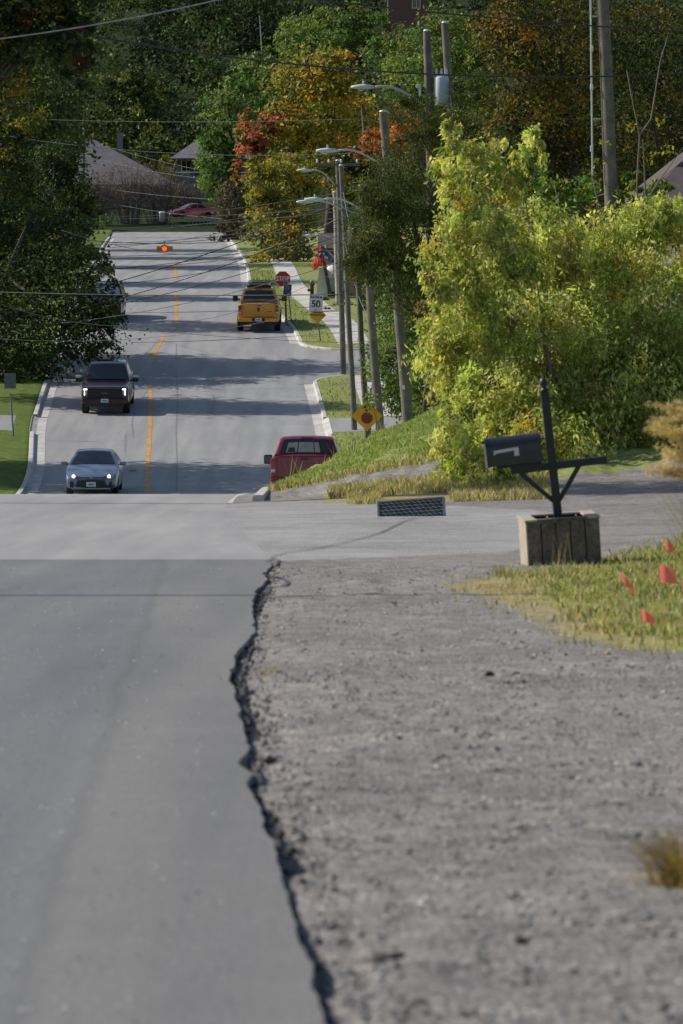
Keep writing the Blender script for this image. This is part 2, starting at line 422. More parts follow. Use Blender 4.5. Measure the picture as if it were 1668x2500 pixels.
_gs = smooth2(grass, 3); _ds = smooth2(dry, 3); grass = np.where(Yg < 60, _gs, grass); dry = np.where(Yg < 60, _ds, dry)
def ground_material():
    m, nt, bs, oc = new_mat('ground_mix')
    at = lambda n: nd(nt, 'ShaderNodeAttribute', attribute_name=n).outputs['Fac']
    big = noise(nt, oc, .6, 5.); mid = noise(nt, oc, 5., 6., .65); fine = noise(nt, oc, 45., 4., .7)
    st = voro(nt, oc, 38., 'F1', 1); stn = voro(nt, oc, 38.)
    g = ramp(nt, mid, [(.25, (.125, .118, .114)), (.5, (.215, .203, .194)), (.75, (.345, .325, .305))])
    g = mixc(nt, .55, g, ramp(nt, big, [(.3, (.62, .62, .65)), (.7, (1.3, 1.26, 1.2))]), 'MULTIPLY')
    bw = nd(nt, 'ShaderNodeRGBToBW'); nt.links.new(st, bw.inputs[0])
    g = mixc(nt, .8, g, ramp(nt, bw.outputs[0], [(.15, (.62, .62, .63)), (.5, (1., 1., 1.)), (.85, (1.4, 1.38, 1.33))]), 'MULTIPLY')
    g = mixc(nt, .6, g, ramp(nt, fine, [(.3, (.5, .5, .52)), (.7, (1.4, 1.4, 1.38))]), 'MULTIPLY')
    pv = ramp(nt, math_node(nt, 'MULTIPLY', math_node(nt, 'ADD', mid, big), .5), [(.32, (.19, .185, .182)), (.5, (.29, .283, .277)), (.68, (.39, .38, .37))])
    pv = mixc(nt, .5, pv, ramp(nt, fine, [(.3, (.7, .7, .7)), (.7, (1.25, 1.25, 1.25))]), 'MULTIPLY')
    pw = math_node(nt, 'ADD', at('paved'), math_node(nt, 'MULTIPLY', math_node(nt, 'SUBTRACT', noise(nt, oc, 3.5, 8., .7), .5), 2.6))
    pm = nd(nt, 'ShaderNodeMapRange'); pm.inputs[1].default_value = .4; pm.inputs[2].default_value = .62; pm.inputs[1].default_value = .25; pm.inputs[2].default_value = .8; nt.links.new(pw, pm.inputs[0])
    c = mixc(nt, pm.outputs[0], g, pv)
    gr = ramp(nt, noise(nt, oc, 7., 6., .7), [(.3, (.12, .15, .04)), (.55, (.24, .27, .08)), (.75, (.36, .34, .15))])
    dr = ramp(nt, noise(nt, oc, 6., 6., .7), [(.3, (.20, .15, .08)), (.6, (.38, .29, .16)), (.8, (.46, .38, .22))])
    dm = math_node(nt, 'MULTIPLY', at('dry'), math_node(nt, 'ADD', noise(nt, oc, 1.1, 4.), .25), True)
    gr = mixc(nt, dm, gr, dr)
    gw = math_node(nt, 'ADD', at('grass'), math_node(nt, 'MULTIPLY', math_node(nt, 'SUBTRACT', noise(nt, oc, 5., 8., .75), .5), 1.9))
    gm = nd(nt, 'ShaderNodeMapRange'); gm.inputs[1].default_value = .38; gm.inputs[2].default_value = .68; nt.links.new(gw, gm.inputs[0])
    c = mixc(nt, gm.outputs[0], c, gr)
    nt.links.new(c, bs.inputs['Base Color']); bs.inputs['Roughness'].default_value = .9; bs.inputs['Specular IOR Level'].default_value = .25
    bp = nd(nt, 'ShaderNodeBump', Strength=.6, Distance=.025); nt.links.new(math_node(nt, 'ADD', mid, math_node(nt, 'MULTIPLY', stn, .8)), bp.inputs['Height'])
    nt.links.new(bp.outputs[0], bs.inputs['Normal'])
    return m
M_GROUND = ground_material()
tag(link('gravel_shoulder_and_bank', np_mesh('ground_right', np.stack([Xg, Yg, Zg], -1).reshape(-1, 3), grid_faces(*Xg.shape), True,
    attr={'grass': grass.ravel(), 'paved': paved.ravel(), 'dry': dry.ravel()}), M_GROUND), kind='structure')
# left lawns
def lawn_material(name, a, b, c3):
    m, nt, bs, oc = new_mat(name)
    c = ramp(nt, noise(nt, oc, 4., 7., .7), [(.3, a), (.52, b), (.75, c3)])
    c = mixc(nt, .6, c, ramp(nt, noise(nt, oc, .25, 3.), [(.3, (.7, .75, .7)), (.7, (1.25, 1.15, 1.1))]), 'MULTIPLY')
    nt.links.new(c, bs.inputs['Base Color']); bs.inputs['Roughness'].default_value = .95; bs.inputs['Specular IOR Level'].default_value = .1
    bp = nd(nt, 'ShaderNodeBump', Strength=.8, Distance=.06); nt.links.new(noise(nt, oc, 25., 4.), bp.inputs['Height']); nt.links.new(bp.outputs[0], bs.inputs['Normal'])
    return m
M_LAWN = lawn_material('lawn_grass', (.06, .10, .025), (.12, .175, .04), (.19, .24, .07))
YL = np.concatenate([np.arange(-20, 150, 5.), np.arange(150, 260, 1.5), np.arange(260, 470, 5.)])
DL = np.concatenate([[-.3, 0, .2, .42, .5, .58], np.arange(.8, 8, .5), [10, 14, 20, 30, 50, 90, 150]])
Xl = Lx(YL)[:, None] - DL[None, :]; Yl = np.repeat(YL[:, None], len(DL), 1)
Zl = zleft(np.maximum(DL, 0)[None, :], Yl); Zl[:, 0] -= .15
tag(link('lawn', np_mesh('lawn_left', np.stack([Xl, Yl, Zl], -1).reshape(-1, 3), grid_faces(*Xl.shape)[:, ::-1], True), M_LAWN), kind='structure')
# hill beyond the cross street, out to the horizon
M_HILL = lawn_material('hill_grass', (.014, .022, .009), (.026, .04, .012), (.05, .065, .02))
YH = np.concatenate([np.arange(462, 560, 6.), np.arange(560, 1400, 30.)]); XH = np.linspace(-400, 400, 90)
Xh, Yh = np.meshgrid(XH, YH); Zh = zr(Yh) + .0 + np.abs(Xh) * 0
Zh += smooth2(RNG.normal(0, 1, Zh.shape), 2) * np.clip((Yh - 500) / 60, 0, 1) * 2
tag(link('hill', np_mesh('hill', np.stack([Xh, Yh, Zh], -1).reshape(-1, 3), grid_faces(*Xh.shape), True), M_HILL), kind='structure')
base = MB(); base.poly([(-3000, -400, -30), (3000, -400, -30), (3000, 4000, -30), (-3000, 4000, -30)])
tag(base.build('terrain', M_HILL), kind='structure')

# curbs, gutters, sidewalk
def path_strip(name, prof, Ys, xf, m, zf=None, kind='structure'):
    # prof: list of (dx, dz) across, extruded along Ys
    V = []
    for y in Ys:
        x0 = float(xf(y)); z0 = float(zr(y))
        for dx, dz in prof: V.append((x0 + dx, y, z0 + dz))
    k, n = len(prof), len(Ys); me = bpy.data.meshes.new(name)
    fs = grid_faces(n, k).tolist()
    if k > 3: fs += [list(range(k))[::-1], [(n-1)*k + i for i in range(k)]]
    me.from_pydata([tuple(v) for v in V], [], fs)
    for p in me.polygons: p.use_smooth = False
    return tag(link(name, me, m), kind=kind)
GUT = [(-.0, .006), (.40, .012)]
CURB = [(.40, .012), (.43, .125), (.45, .135), (.58, .135), (.60, .12), (.60, -.1)]
def curb_run(ya, yb, sgn=1, step=1.5):
    Ys = np.linspace(ya, yb, int((yb - ya)/step) + 2); xf = Rx if sgn > 0 else Lx
    g = [(sgn * a, b) for a, b in GUT]; c = [(sgn * a, b) for a, b in CURB]
    path_strip('gutter', g, Ys, xf, M_CONC); path_strip('kerb', c, Ys, xf, M_CONC)
for a, b in ((79, 192.5), (200.2, 214.5), (229.5, 438)): curb_run(a, b)
for a, b in ((140, 193.5), (201.5, 438)): curb_run(a, b, -1)
path_strip('dropped_kerb', [(0, .006), (.36, .02), (.64, .135)], np.arange(192.5, 200.3, 1.1), Rx, M_CONC)
path_strip('dropped_kerb', [(0, .006), (-.36, .02), (-.64, .135)], np.arange(193.5, 201.6, 1.1), Lx, M_CONC)
# rounded kerb returns into the side street
def kerb_return(c, r, a0, a1):
    inner, prof = [], [(-.35, .012), (0, .02), (.03, .13), (.16, .135), (.18, -.1)]
    V = []
    for i in range(11):
        a = a0 + (a1 - a0) * i / 10
        for dx, dz in prof:
            x, y = c[0] + (r - dx) * math.cos(a), c[1] + (r - dx) * math.sin(a)
            V.append((x, y, float(zr(y)) + dz))
    tag(link('kerb', np_mesh('kerb_return', V, grid_faces(11, len(prof))), M_CONC), kind='structure')
kerb_return((float(Rx(214.5)) + 3.4, 214.5), 3.0, PI, PI/2)
kerb_return((float(Rx(229.5)) + 3.4, 229.5), 3.0, PI, 1.5*PI)
SWK = np.concatenate([np.arange(200, 217, 1.5)])
strip('sidewalk', np.arange(199.8, 216.5, 1.5), lambda y: Rx(y) + 2.15, lambda y: Rx(y) + 3.65, .02, M_CONC, 4)
strip('sidewalk', np.arange(228, 245.1, 1.5), lambda y: Rx(y) + 2.15, lambda y: Rx(y) + 3.65, .02, M_CONC, 4)
strip('sidewalk', np.arange(245.1, 345, 3), lambda y: Rx(y) + 2.1, lambda y: Rx(y) + 3.4, .035, M_CONC, 4)

# painted centre line and tar-filled cracks, laid 4 mm and 3 mm above the road
M_YEL = mat('yellow_line_paint', (.50, .25, .06), .7, n1=(2., .25), n2=(30., .3))
M_TAR = mat('crack_tar', (.05, .052, .06), .6)
def vis_road(u, v): return hit(u, v, 165 if v < 1212 else 40)
def paint(name, pts, w, m, dz):
    W = [vis_road(u, v) for u, v in pts]
    out = []
    for a, b in zip(W[:-1], W[1:]):
        n = max(2, int((b - a).length / 2.5))
        out += [a + (b - a) * (i / n) for i in range(n)]
    out.append(W[-1]); V = []
    for i, p in enumerate(out):
        t = (out[min(i+1, len(out)-1)] - out[max(i-1, 0)]); t.z = 0; t.normalize(); s = Vector((t.y, -t.x, 0)) * w / 2
        ww = 1 + .15 * math.sin(i * 1.7)
        for q in (p - s * ww, p + s * ww): V.append((q.x, q.y, float(zr(q.y)) + dz))
    return tag(link(name, np_mesh(name, V, grid_faces(len(out), 2)), m), kind='structure')
for seg in ([(358,1205),(361,1130),(366,1060),(367,1006)], [(367,1004),(368,970),(367,938)], [(371,885),(379,862),(392,838),(401,818)],
            [(415,810),(427,803)], [(432,790),(430,770),(431,740),(431,712)], [(429,683),(428,660),(428,640)], [(432,612),(436,600)]):
    paint('centre_line', seg, .16, M_YEL, .006)
for seg in ([(402,818),(370,850),(340,880)], [(345,918),(365,945),(345,975)], [(326,1070),(322,1030),(330,1000)], [(431,1200),(432,1120),(430,1050),(434,980),(430,900)],
            [(520,962),(524,985),(516,1010)], [(395,770),(398,790)], [(556,1018),(570,1026)], [(306,1105),(307,1060)], [(430,880),(431,840)]):
    paint('tar_crack', seg, .055, mat('old_crack_tar', (.19, .19, .195), .7), .004)
paint('tar_patch', [(315,1150),(333,1150)], .9, M_TAR, .004)
def crack_near(pts, w):
    V = []; W = [hit(u, v, 20) for u, v in pts]
    for i, p in enumerate(W):
        t = (W[min(i+1, len(W)-1)] - W[max(i-1, 0)]); t.z = 0; t.normalize(); s = Vector((t.y, -t.x, 0)) * w * random.uniform(.5, 1.1)
        for q in (p - s, p + s): V.append((q.x, q.y, p.z + .012))
    tag(link('tar_crack', np_mesh('tar_crack', V, grid_faces(len(W), 2)), M_TAR), kind='structure')
crack_near([(660,1362),(700,1352),(780,1340),(860,1322),(930,1302),(985,1275),(1015,1266),(1060,1262)], .014)
crack_near([(650,1372),(668,1366),(682,1372),(676,1382),(652,1384)], .022)
crack_near([(650,1408),(690,1415),(705,1426),(690,1436),(660,1438),(648,1450)], .03)

# ------------------------------------------------------------------ vegetation
def leaves(C, N, leaf, cols, droop=0., fold=.25, aspect=.55, rng=RNG, outw=.6):
    n = len(C)
    nrm = N * outw + rng.normal(0, 1, (n, 3)) * .75 + np.array([0, 0, .35]); nrm /= np.linalg.norm(nrm, axis=1)[:, None]
    tg = rng.normal(0, 1, (n, 3)) + np.array([0, 0, -droop]) + N * droop * .4
    tg -= nrm * (tg * nrm).sum(1)[:, None]; tg /= np.linalg.norm(tg, axis=1)[:, None] + 1e-9
    bt = np.cross(nrm, tg)
    s = (leaf * rng.uniform(.6, 1.35, n))[:, None]
    a = C - tg * s * .5; b = C + bt * s * aspect * .5 + nrm * s * fold * .3; c = C + tg * s * .5; d = C - bt * s * aspect * .5 + nrm * s * fold * .3
    V = np.stack([a, b, c, d], 1).reshape(-1, 3)
    return V, np.arange(n * 4).reshape(-1, 4), np.repeat(cols, 4, 0)
def blobs_world(es, origin):
    out = []
    for e in es:
        u, v, ru, rv, Y = e[:5]; k = e[5] if len(e) > 5 else 1.
        c = P(u, v, Y); s = Y / F
        out.append((np.array(c - origin), np.array([ru * s, max(ru, rv) * .8 * s * k, rv * s])))
    return out
def crown_data(blobs, n, leaf, pal, rng, per=48, cr=.135, droop=0., lo=.42, flat=.75, aspect=.55, pal_w=None, jit=.4):
    w = np.array([(r[0]*r[1]*r[2]) ** (2/3) for c, r in blobs]); w /= w.sum()
    Cs, Ns, Cc = [], [], []
    pal = np.array(pal); pw = None if pal_w is None else np.array(pal_w) / np.sum(pal_w)
    for (c, r), wi in zip(blobs, w):
        k = max(6, int(n * wi / per))
        d = rng.normal(0, 1, (k, 3)); d /= np.linalg.norm(d, axis=1)[:, None]
        # lumpy radius so the outline is uneven
        ph = rng.uniform(0, 6.28, 4)
        lump = 1 + .13 * np.sin(d[:, 0]*4.1 + ph[0]) * np.sin(d[:, 2]*4.7 + ph[1]) + .1 * np.sin(d[:, 1]*7.3 + d[:, 2]*6.1 + ph[2])
        rad = (lo + (1 - lo) * rng.uniform(0, 1, k) ** .55) * lump
        cc = c + d * rad[:, None] * r
        rm = r.mean() * cr
        ci = rng.choice(len(pal), k, p=pw)
        bright = rng.uniform(1 - jit, 1 + jit, k)
        m = rng.integers(int(per*.5), int(per*1.5), k)
        idx = np.repeat(np.arange(k), m)
        off = rng.normal(0, 1, (len(idx), 3)) * rm * rng.uniform(.6, 1.4, k)[idx][:, None]; off[:, 2] *= flat
        Cs.append(cc[idx] + off); Ns.append(d[idx])
        swap = rng.uniform(0, 1, len(idx)) < .12
        pi = np.where(swap, rng.choice(len(pal), len(idx), p=pw), ci[idx])
        Cc.append(pal[pi] * (bright[idx] * rng.uniform(.75, 1.25, len(idx)))[:, None])
    C, N, K = np.concatenate(Cs), np.concatenate(Ns), np.clip(np.concatenate(Cc), .004, .8)
    return leaves(C, N, leaf, K, droop, aspect=aspect, rng=rng)
def trunk_mesh(blobs, root, r0, rng, limbs=7, tz=.35):
    mb = MB()
    zt = max(c[2] + r[2]*.35 for c, r in blobs) * (1 if tz == .35 else tz); c0 = np.mean([c for c, r in blobs], 0)
    top = Vector((c0[0]*.7, c0[1]*.7, zt))
    pts = [Vector((0, 0, -.3)), Vector((.02*zt, 0, zt*.25)), Vector((top.x*.45 + .03*zt, top.y*.4, zt*.55)), top]
    mb.tube(pts, [r0*1.25, r0, r0*.7, r0*.12], 8)
    for i in range(limbs):
        c, r = blobs[rng.integers(len(blobs))]
        d = rng.normal(0, 1, 3); d /= np.linalg.norm(d)
        e = Vector(c + d * r * .75); tt = rng.uniform(.3, .8)
        s = pts[1].lerp(pts[2], tt) if tt < .6 else pts[2].lerp(pts[3], (tt-.6)*2)
        mid = s.lerp(e, .5) + Vector((0, 0, -.06 * (e - s).length))
        mb.tube([s, mid, e], [r0*.42, r0*.26, r0*.06], 6)
    return mb
def tree(name, label, es, base, n, leaf, pal, cat='tree', seed=1, r0=.22, trunk_m=None, group=None, limbs=7, mat_=None, tz=.35, **kw):
    rng = np.random.default_rng(seed)
    origin = Vector(base)
    bl = blobs_world(es, origin)
    t = thing(name, label, cat, origin, group=group)
    V, Fc, K = crown_data(bl, n, leaf, pal, rng, **kw)
    link('crown', np_mesh('crown', V, Fc, col=K), mat_ or LEAF, t)
    trunk_mesh(bl, origin, r0, rng, limbs, tz).build('trunk', trunk_m or M_BARK, t, smooth=True)
    return t
def gbase(u, Y):
    X = (u - CU) / F * Y
    return (X, Y, float(zg(X, Y)))
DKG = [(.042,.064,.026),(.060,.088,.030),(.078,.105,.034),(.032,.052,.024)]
MDG = [(.075,.135,.032),(.10,.165,.04),(.14,.19,.05),(.06,.11,.03)]
OLV = [(.15,.165,.035),(.11,.13,.03),(.20,.195,.045),(.075,.095,.024)]
YGR = [(.24,.26,.03),(.17,.21,.028),(.30,.29,.04),(.12,.17,.025)]
GOLD = [(.40,.28,.04),(.32,.25,.04),(.46,.26,.035),(.23,.21,.035)]
_L = lambda pal, k: [tuple(min(.8, c*k) for c in p) for p in pal]
ORG = [(.50,.22,.035),(.36,.25,.04),(.29,.24,.04),(.20,.19,.035)]
RED = [(.42,.13,.085),(.38,.15,.075),(.30,.09,.06),(.28,.15,.05)]
MDG, GOLD, ORG, OLV, RED = _L(MDG, 1.3), _L(GOLD, 1.25), _L(ORG, 1.25), _L(OLV, 1.3), _L(RED, 1.15)
BRN = [(.10,.075,.045),(.075,.055,.04),(.13,.10,.05),(.06,.05,.04)]
CON = [(.075,.10,.032),(.11,.14,.04),(.055,.075,.024),(.16,.165,.055)]

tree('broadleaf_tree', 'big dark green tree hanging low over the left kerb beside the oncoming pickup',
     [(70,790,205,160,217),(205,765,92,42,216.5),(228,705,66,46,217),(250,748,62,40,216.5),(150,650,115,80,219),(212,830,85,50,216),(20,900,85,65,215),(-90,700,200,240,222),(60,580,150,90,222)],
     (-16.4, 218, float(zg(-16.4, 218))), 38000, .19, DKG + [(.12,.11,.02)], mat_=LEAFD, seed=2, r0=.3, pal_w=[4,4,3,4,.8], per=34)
tree('broadleaf_tree', 'dark olive tree left of the road between the low hanging tree and the grey roof',
     [(120,500,100,150,262),(185,520,52,80,260),(60,620,120,90,262),(215,640,62,45,258),(140,400,60,60,262)],
     gbase(110, 262), 18000, .22, DKG + DKG + [(.10,.10,.025)], mat_=LEAFD, seed=3, r0=.25)
tree('broadleaf_tree', 'yellow green tree with sunlit crown at the left edge of the street',
     [(25,300,80,100,240),(-60,420,140,150,240),(75,300,45,50,241),(20,480,80,120,242)], gbase(-40, 240), 16000, .2, DKG + OLV[:2] + [(.26,.23,.03)], mat_=LEAFD, seed=4, r0=.25, pal_w=[3,3,2,3,2,2,1.6])
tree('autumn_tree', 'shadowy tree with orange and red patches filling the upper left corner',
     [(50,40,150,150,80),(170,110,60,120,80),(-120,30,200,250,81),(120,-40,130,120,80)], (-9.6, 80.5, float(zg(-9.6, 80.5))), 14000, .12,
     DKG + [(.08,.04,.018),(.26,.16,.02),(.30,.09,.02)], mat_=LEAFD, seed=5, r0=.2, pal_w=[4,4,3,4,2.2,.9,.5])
# centre trees beyond the houses
tree('maple_tree', 'large maple turning gold and orange above the right side of the road', [(770,260,125,130,352),(850,330,80,110,356),(720,340,90,90,350),(800,180,70,60,352)],
     gbase(800, 354), 14000, .36, ORG + OLV + GOLD[:2], seed=6, r0=.35, per=34)
tree('maple_tree', 'pinkish red maple left of the large gold maple', [(625,330,45,55,349),(665,300,40,35,349),(590,420,35,35,349),(640,390,40,40,350)], gbase(640, 350), 4500, .30, RED + [(.2,.15,.03)], seed=7, r0=.2)
tree('maple_tree', 'golden green tree with low crown standing right of the road above the yellow pickup', [(700,480,95,95,322),(690,575,90,70,320),(760,430,70,60,324),(640,450,45,60,321)], gbase(720, 324), 11000, .30, GOLD + OLV, seed=8, r0=.28, pal_w=[2,3,1,3,3,3,2,2])
tree('purple_leaf_tree', 'dark brownish purple tree at the far right street corner', [(570,520,42,75,420),(555,575,35,35,418),(600,470,30,50,421)], gbase(575, 420), 4000, .3, BRN, seed=9, r0=.2)
tree('broadleaf_tree', 'fresh green tree between the porch house and the red maple', [(555,300,75,95,430),(520,400,45,80,428),(590,230,55,50,432),(540,450,40,50,428)], gbase(560, 430), 9000, .38, MDG, seed=10, r0=.3)
tree('broadleaf_tree', 'round mid green tree behind the gold maple, nearest the antenna mast', [(690,190,110,80,470),(640,170,50,60,468),(760,110,90,50,474)], gbase(700, 470), 8000, .42, MDG + YGR[1:2], seed=11, r0=.35)
tree('broadleaf_tree', 'tall light green tree behind the transformer pole', [(1070,140,120,130,400),(960,120,70,60,405),(1130,200,80,110,398),(1000,200,70,80,402)], gbase(1060, 402), 13000, .34, MDG + OLV[:2] + [(.17,.19,.05)], seed=12, r0=.35)
tree('maple_tree', 'small scarlet and orange maple behind the leaning utility pole', [(930,350,60,42,300),(985,330,45,60,302),(880,370,30,22,300),(1000,280,30,40,303)], gbase(950, 301), 4500, .24, RED + ORG[:1] + [(.45,.17,.03)], seed=13, r0=.18)
tree('broadleaf_tree', 'dark green tree left of the scarlet maple, partly painted shade of the gold maple', [(880,400,80,60,330),(900,470,90,80,330),(860,300,70,80,372)], gbase(890, 332), 6000, .32, DKG + GOLD[:1], mat_=LEAFD, seed=14, r0=.25, pal_w=[3,3,3,3,1.5])  # dark leaf colours partly stand in for the gold maple's shaded side
tree('broadleaf_tree', 'round dark tree with sunlit yellow top behind the grey roof', [(320,260,95,95,545),(310,200,70,40,542),(340,340,120,100,548)], gbase(320, 545), 9000, .48, DKG + OLV[:2], mat_=LEAFD, seed=15, r0=.35)
tree('bare_topped_tree', 'greyish brown thinning tree on the dark hillside', [(490,170,62,70,600),(510,240,60,60,600)], gbase(500, 600), 4500, .42, [(.10,.085,.06),(.085,.08,.055),(.07,.075,.045)], seed=16, r0=.3)
tree('conifer', 'dark spruce on the hillside left of the greyish brown tree', [(380,110,55,90,640),(385,40,35,60,640),(375,190,75,60,640)], gbase(380, 640), 5000, .5, [(.022,.04,.02),(.03,.05,.024)], mat_=LEAFD, seed=17, r0=.3, droop=.6)
tree('broadleaf_tree', 'bright topped green tree high on the hill left of the upper right crowns', [(830,60,80,50,520),(770,90,90,45,525),(905,70,60,50,520)], gbase(830, 525), 6000, .45, MDG + OLV[:1], seed=18, r0=.35)
tree('broadleaf_tree', 'tall dark green tree behind the bushy green ones at upper centre', [(560,90,90,90,640),(660,60,100,80,640)], gbase(600, 640), 6000, .5, DKG, mat_=LEAFD, seed=19, r0=.35)
# right-hand side
RT = 'right of the gravel bank'
tree('conifer', 'dark drooping conifer hiding the middle of the leaning poles', [(955,470,85,60,139),(925,560,75,70,139),(1000,560,95,95,140),(915,640,62,60,139),(1010,690,90,80,140),(1030,400,110,60,141),(870,640,30,60,139)],
     (2.4, 141, float(zg(2.4, 141))), 34000, .11, CON, mat_=LEAFD, seed=20, r0=.13, droop=1.1, per=40, cr=.2, aspect=.3)
tree('conifer', 'upper conifer with long feathery boughs across the grey transformer', [(1060,285,115,28,138),(990,250,70,18,137),(1110,330,110,45,139),(1040,340,80,25,138),(1150,260,80,70,140)],
     (3.9, 140, float(zg(3.9, 140))), 13000, .11, CON, mat_=LEAFD, seed=21, r0=.12, droop=.9, per=40, aspect=.3)
tree('vine_covered_shrub', 'tall leafy shrub with yellow and orange leaves behind the thick dark pole', [(985,900,85,120,176),(1010,760,90,130,178),(1060,930,70,90,172),(905,720,34,55,184)],
     gbase(1000, 177), 30000, .125, MDG + [(.22,.24,.10),(.26,.24,.03),(.4,.2,.02)], cat='shrub', seed=22, r0=.1, pal_w=[3,4,4,3,3,1.2,.5])
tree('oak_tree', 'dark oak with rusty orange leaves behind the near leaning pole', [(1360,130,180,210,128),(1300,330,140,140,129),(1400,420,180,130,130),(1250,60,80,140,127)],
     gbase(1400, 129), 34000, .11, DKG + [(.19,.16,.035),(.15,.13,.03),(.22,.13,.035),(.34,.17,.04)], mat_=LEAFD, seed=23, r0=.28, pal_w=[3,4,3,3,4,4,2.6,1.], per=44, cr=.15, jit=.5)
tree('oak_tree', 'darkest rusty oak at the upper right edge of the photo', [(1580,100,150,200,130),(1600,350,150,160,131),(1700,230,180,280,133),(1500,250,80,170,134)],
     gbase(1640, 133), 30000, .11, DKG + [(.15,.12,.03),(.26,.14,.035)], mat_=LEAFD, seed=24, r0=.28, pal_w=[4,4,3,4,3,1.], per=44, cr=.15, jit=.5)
BUSH = [(.56,.59,.19),(.44,.52,.16),(.64,.62,.24),(.25,.33,.09),(.32,.26,.11),(.72,.48,.08)]
tree('maple_bush', 'huge yellow green maple bush behind the black mailbox',
     [(1150,470,95,120,85),(1110,380,45,75,85),(1240,420,60,70,86),(1180,640,150,120,85),(1125,820,130,140,85),(1330,620,140,120,87),(1310,860,190,170,86),
      (1480,640,150,130,88),(1560,820,190,180,87),(1480,980,210,170,86),(1230,1010,150,120,84),(1120,1110,75,85,80),(1190,1165,95,55,79.5),(1100,1040,55,80,82),(1085,900,50,100,86),(1290,370,40,60,85),(1600,540,110,70,88),(1078,700,50,70,84),(1330,1100,150,90,83),(1650,1000,90,190,87),(1650,620,70,110,90)],
     (3.75, 85.5, float(zg(3.75, 85.5))), 105000, .112, BUSH, cat='shrub', seed=25, r0=.06, trunk_m=M_TWIG, pal_w=[4,4,3.4,3,1.0,.4], droop=1.9, per=64, cr=.115, lo=.28, limbs=9, aspect=.40, tz=.42, mat_=LEAFB, jit=.42, flat=1.2)
tree('shade_shrub', 'dark shrub added as shade under the right half of the yellow green bush', [(1540,1040,130,130,91),(1400,1060,130,110,91),(1640,960,130,210,92)], gbase(1500, 91), 12000, .10, DKG + OLV[1:2], cat='shrub', mat_=LEAFD, seed=26, r0=.08, droop=.8)  # extra dark crown added to paint the shaded inside of the big bush
tree('sapling', 'green leafed young tree rising in the top of the yellow bush at right', [(1400,470,70,50,101),(1320,480,60,60,101),(1550,460,40,35,100),(1470,560,70,60,101),(1610,470,45,40,100)], gbase(1430, 101), 5500, .10, [(.10,.19,.035),(.13,.22,.04),(.19,.24,.04)], seed=27, r0=.06, trunk_m=M_TWIG, droop=1.1)
# thin bare stems above the bush
t = thing('bare_sapling', 'pale leafless forked stems standing beside the near leaning pole', 'sapling', gbase(1550, 99))
mb = MB(); o0 = Vector(gbase(1550, 99))
for pl in ([(1552,640),(1556,430),(1562,330),(1545,250),(1530,170)], [(1562,330),(1590,290),(1612,150),(1630,90)], [(1580,560),(1573,400),(1570,340)], [(1560,520),(1610,440),(1668,360)], [(1480,600),(1462,500),(1445,430)], [(1390,640),(1368,520),(1352,440)]):
    W = [P(u, v, 99) - o0 for u, v in pl]; mb.tube(W, [.022 - .016 * i / (len(W)-1) for i in range(len(W))], 6)
mb.tube([Vector((0, 0, 0)), P(1552, 640, 99) - o0], [.04, .03], 6)
mb.build('trunk', M_TWIG, t, smooth=True)
V, Fc, K = leaves(np.array([P(u + random.uniform(-14, 14), v + random.uniform(-10, 10), 99) - o0 for u, v in ((1545,310),(1615,300),(1625,365),(1638,370),(1600,382),(1580,390),(1537,460),(1480,355),(1462,400)) for _ in range(7)]),
                  np.tile([0, -.5, .3], (63, 1)), .12, np.tile([.36,.32,.03], (63, 1)) * RNG.uniform(.7, 1.2, (63, 1)), 1.2)
link('leaves', np_mesh('leaves', V, Fc, col=K), LEAF, t)
# left row beyond the frame edge: their shade falls across the road
ROW = [(-20.5,180,16,4.6),(-21.5,174,16.5,4.6),(-20.2,210,16,2.8),(-21,225.7,16,3.2),(-22.5,282,17,5.0),(-24,315,17.5,6),(-25,343,17.5,6.5),(-27,374,18,6.5)]
ROWL = ['dark street tree at the left in the dip, nearest of the street row', 'dark street tree shading the road where the silver car climbs', 'dark street tree whose shade falls under the oncoming pickup', 'dark street tree shading the road before the side street',
        'dark street tree shading the road beyond the stop sign', 'first of three street trees shading the far road', 'middle of three street trees shading the far road', 'last of three street trees shading the far road']
for i, (x, y, h, r) in enumerate(ROW):
    rng = np.random.default_rng(60 + i); z = float(zg(x, y))
    t = thing('street_tree', ROWL[i], 'tree', (x, y, z), group='street trees along the left kerb')
    bl = [(np.array([0, 0, h*.64]), np.array([r*1.2, r, h*.30])), (np.array([r*.4, -r*.2, h*.46]), np.array([r*.8, r*.6, h*.2]))]
    V, Fc, K = crown_data(bl, 11000, .40, DKG + OLV[1:2], rng, per=32)
    link('crown', np_mesh('crown', V, Fc, col=K), LEAFD, t); trunk_mesh(bl, None, .22, rng).build('trunk', M_BARK, t, smooth=True)
# wooded hill: one far-off mass
Vs, Fs, Ks = [], [], []; nb = 0
rng = np.random.default_rng(99)
for row, Y0 in enumerate((532, 556, 590, 625, 665, 705, 750, 800)):
    for x in np.arange(-75, 76, 8.5):
        X = x + rng.uniform(-3, 3); Yy = Y0 + rng.uniform(-14, 14); h = rng.uniform(11, 17) * (.5 if row < 2 else 1); z = float(zr(Yy)); r = rng.uniform(4, 6.5)
        bl = [(np.array([X, Yy, z + h*.6]), np.array([r, r, h*.45])), (np.array([X + rng.uniform(-3, 3), Yy - 2, z + h*.35]), np.array([r*.9, r, h*.3]))]
        pal = DKG if rng.uniform() < .7 else (MDG if rng.uniform() < .7 else OLV)
        V, Fc, K = crown_data(bl, 1300, .62, pal, rng, per=26)
        Vs.append(V); Fs.append(Fc + nb); Ks.append(K * np.array([.62, .66, .75])); nb += len(V)  # bluish tint puts distance haze into the leaf colours
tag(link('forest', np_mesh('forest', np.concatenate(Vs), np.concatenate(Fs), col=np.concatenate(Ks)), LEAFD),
    'dark green wood covering the far hillside', 'forest', kind='stuff')
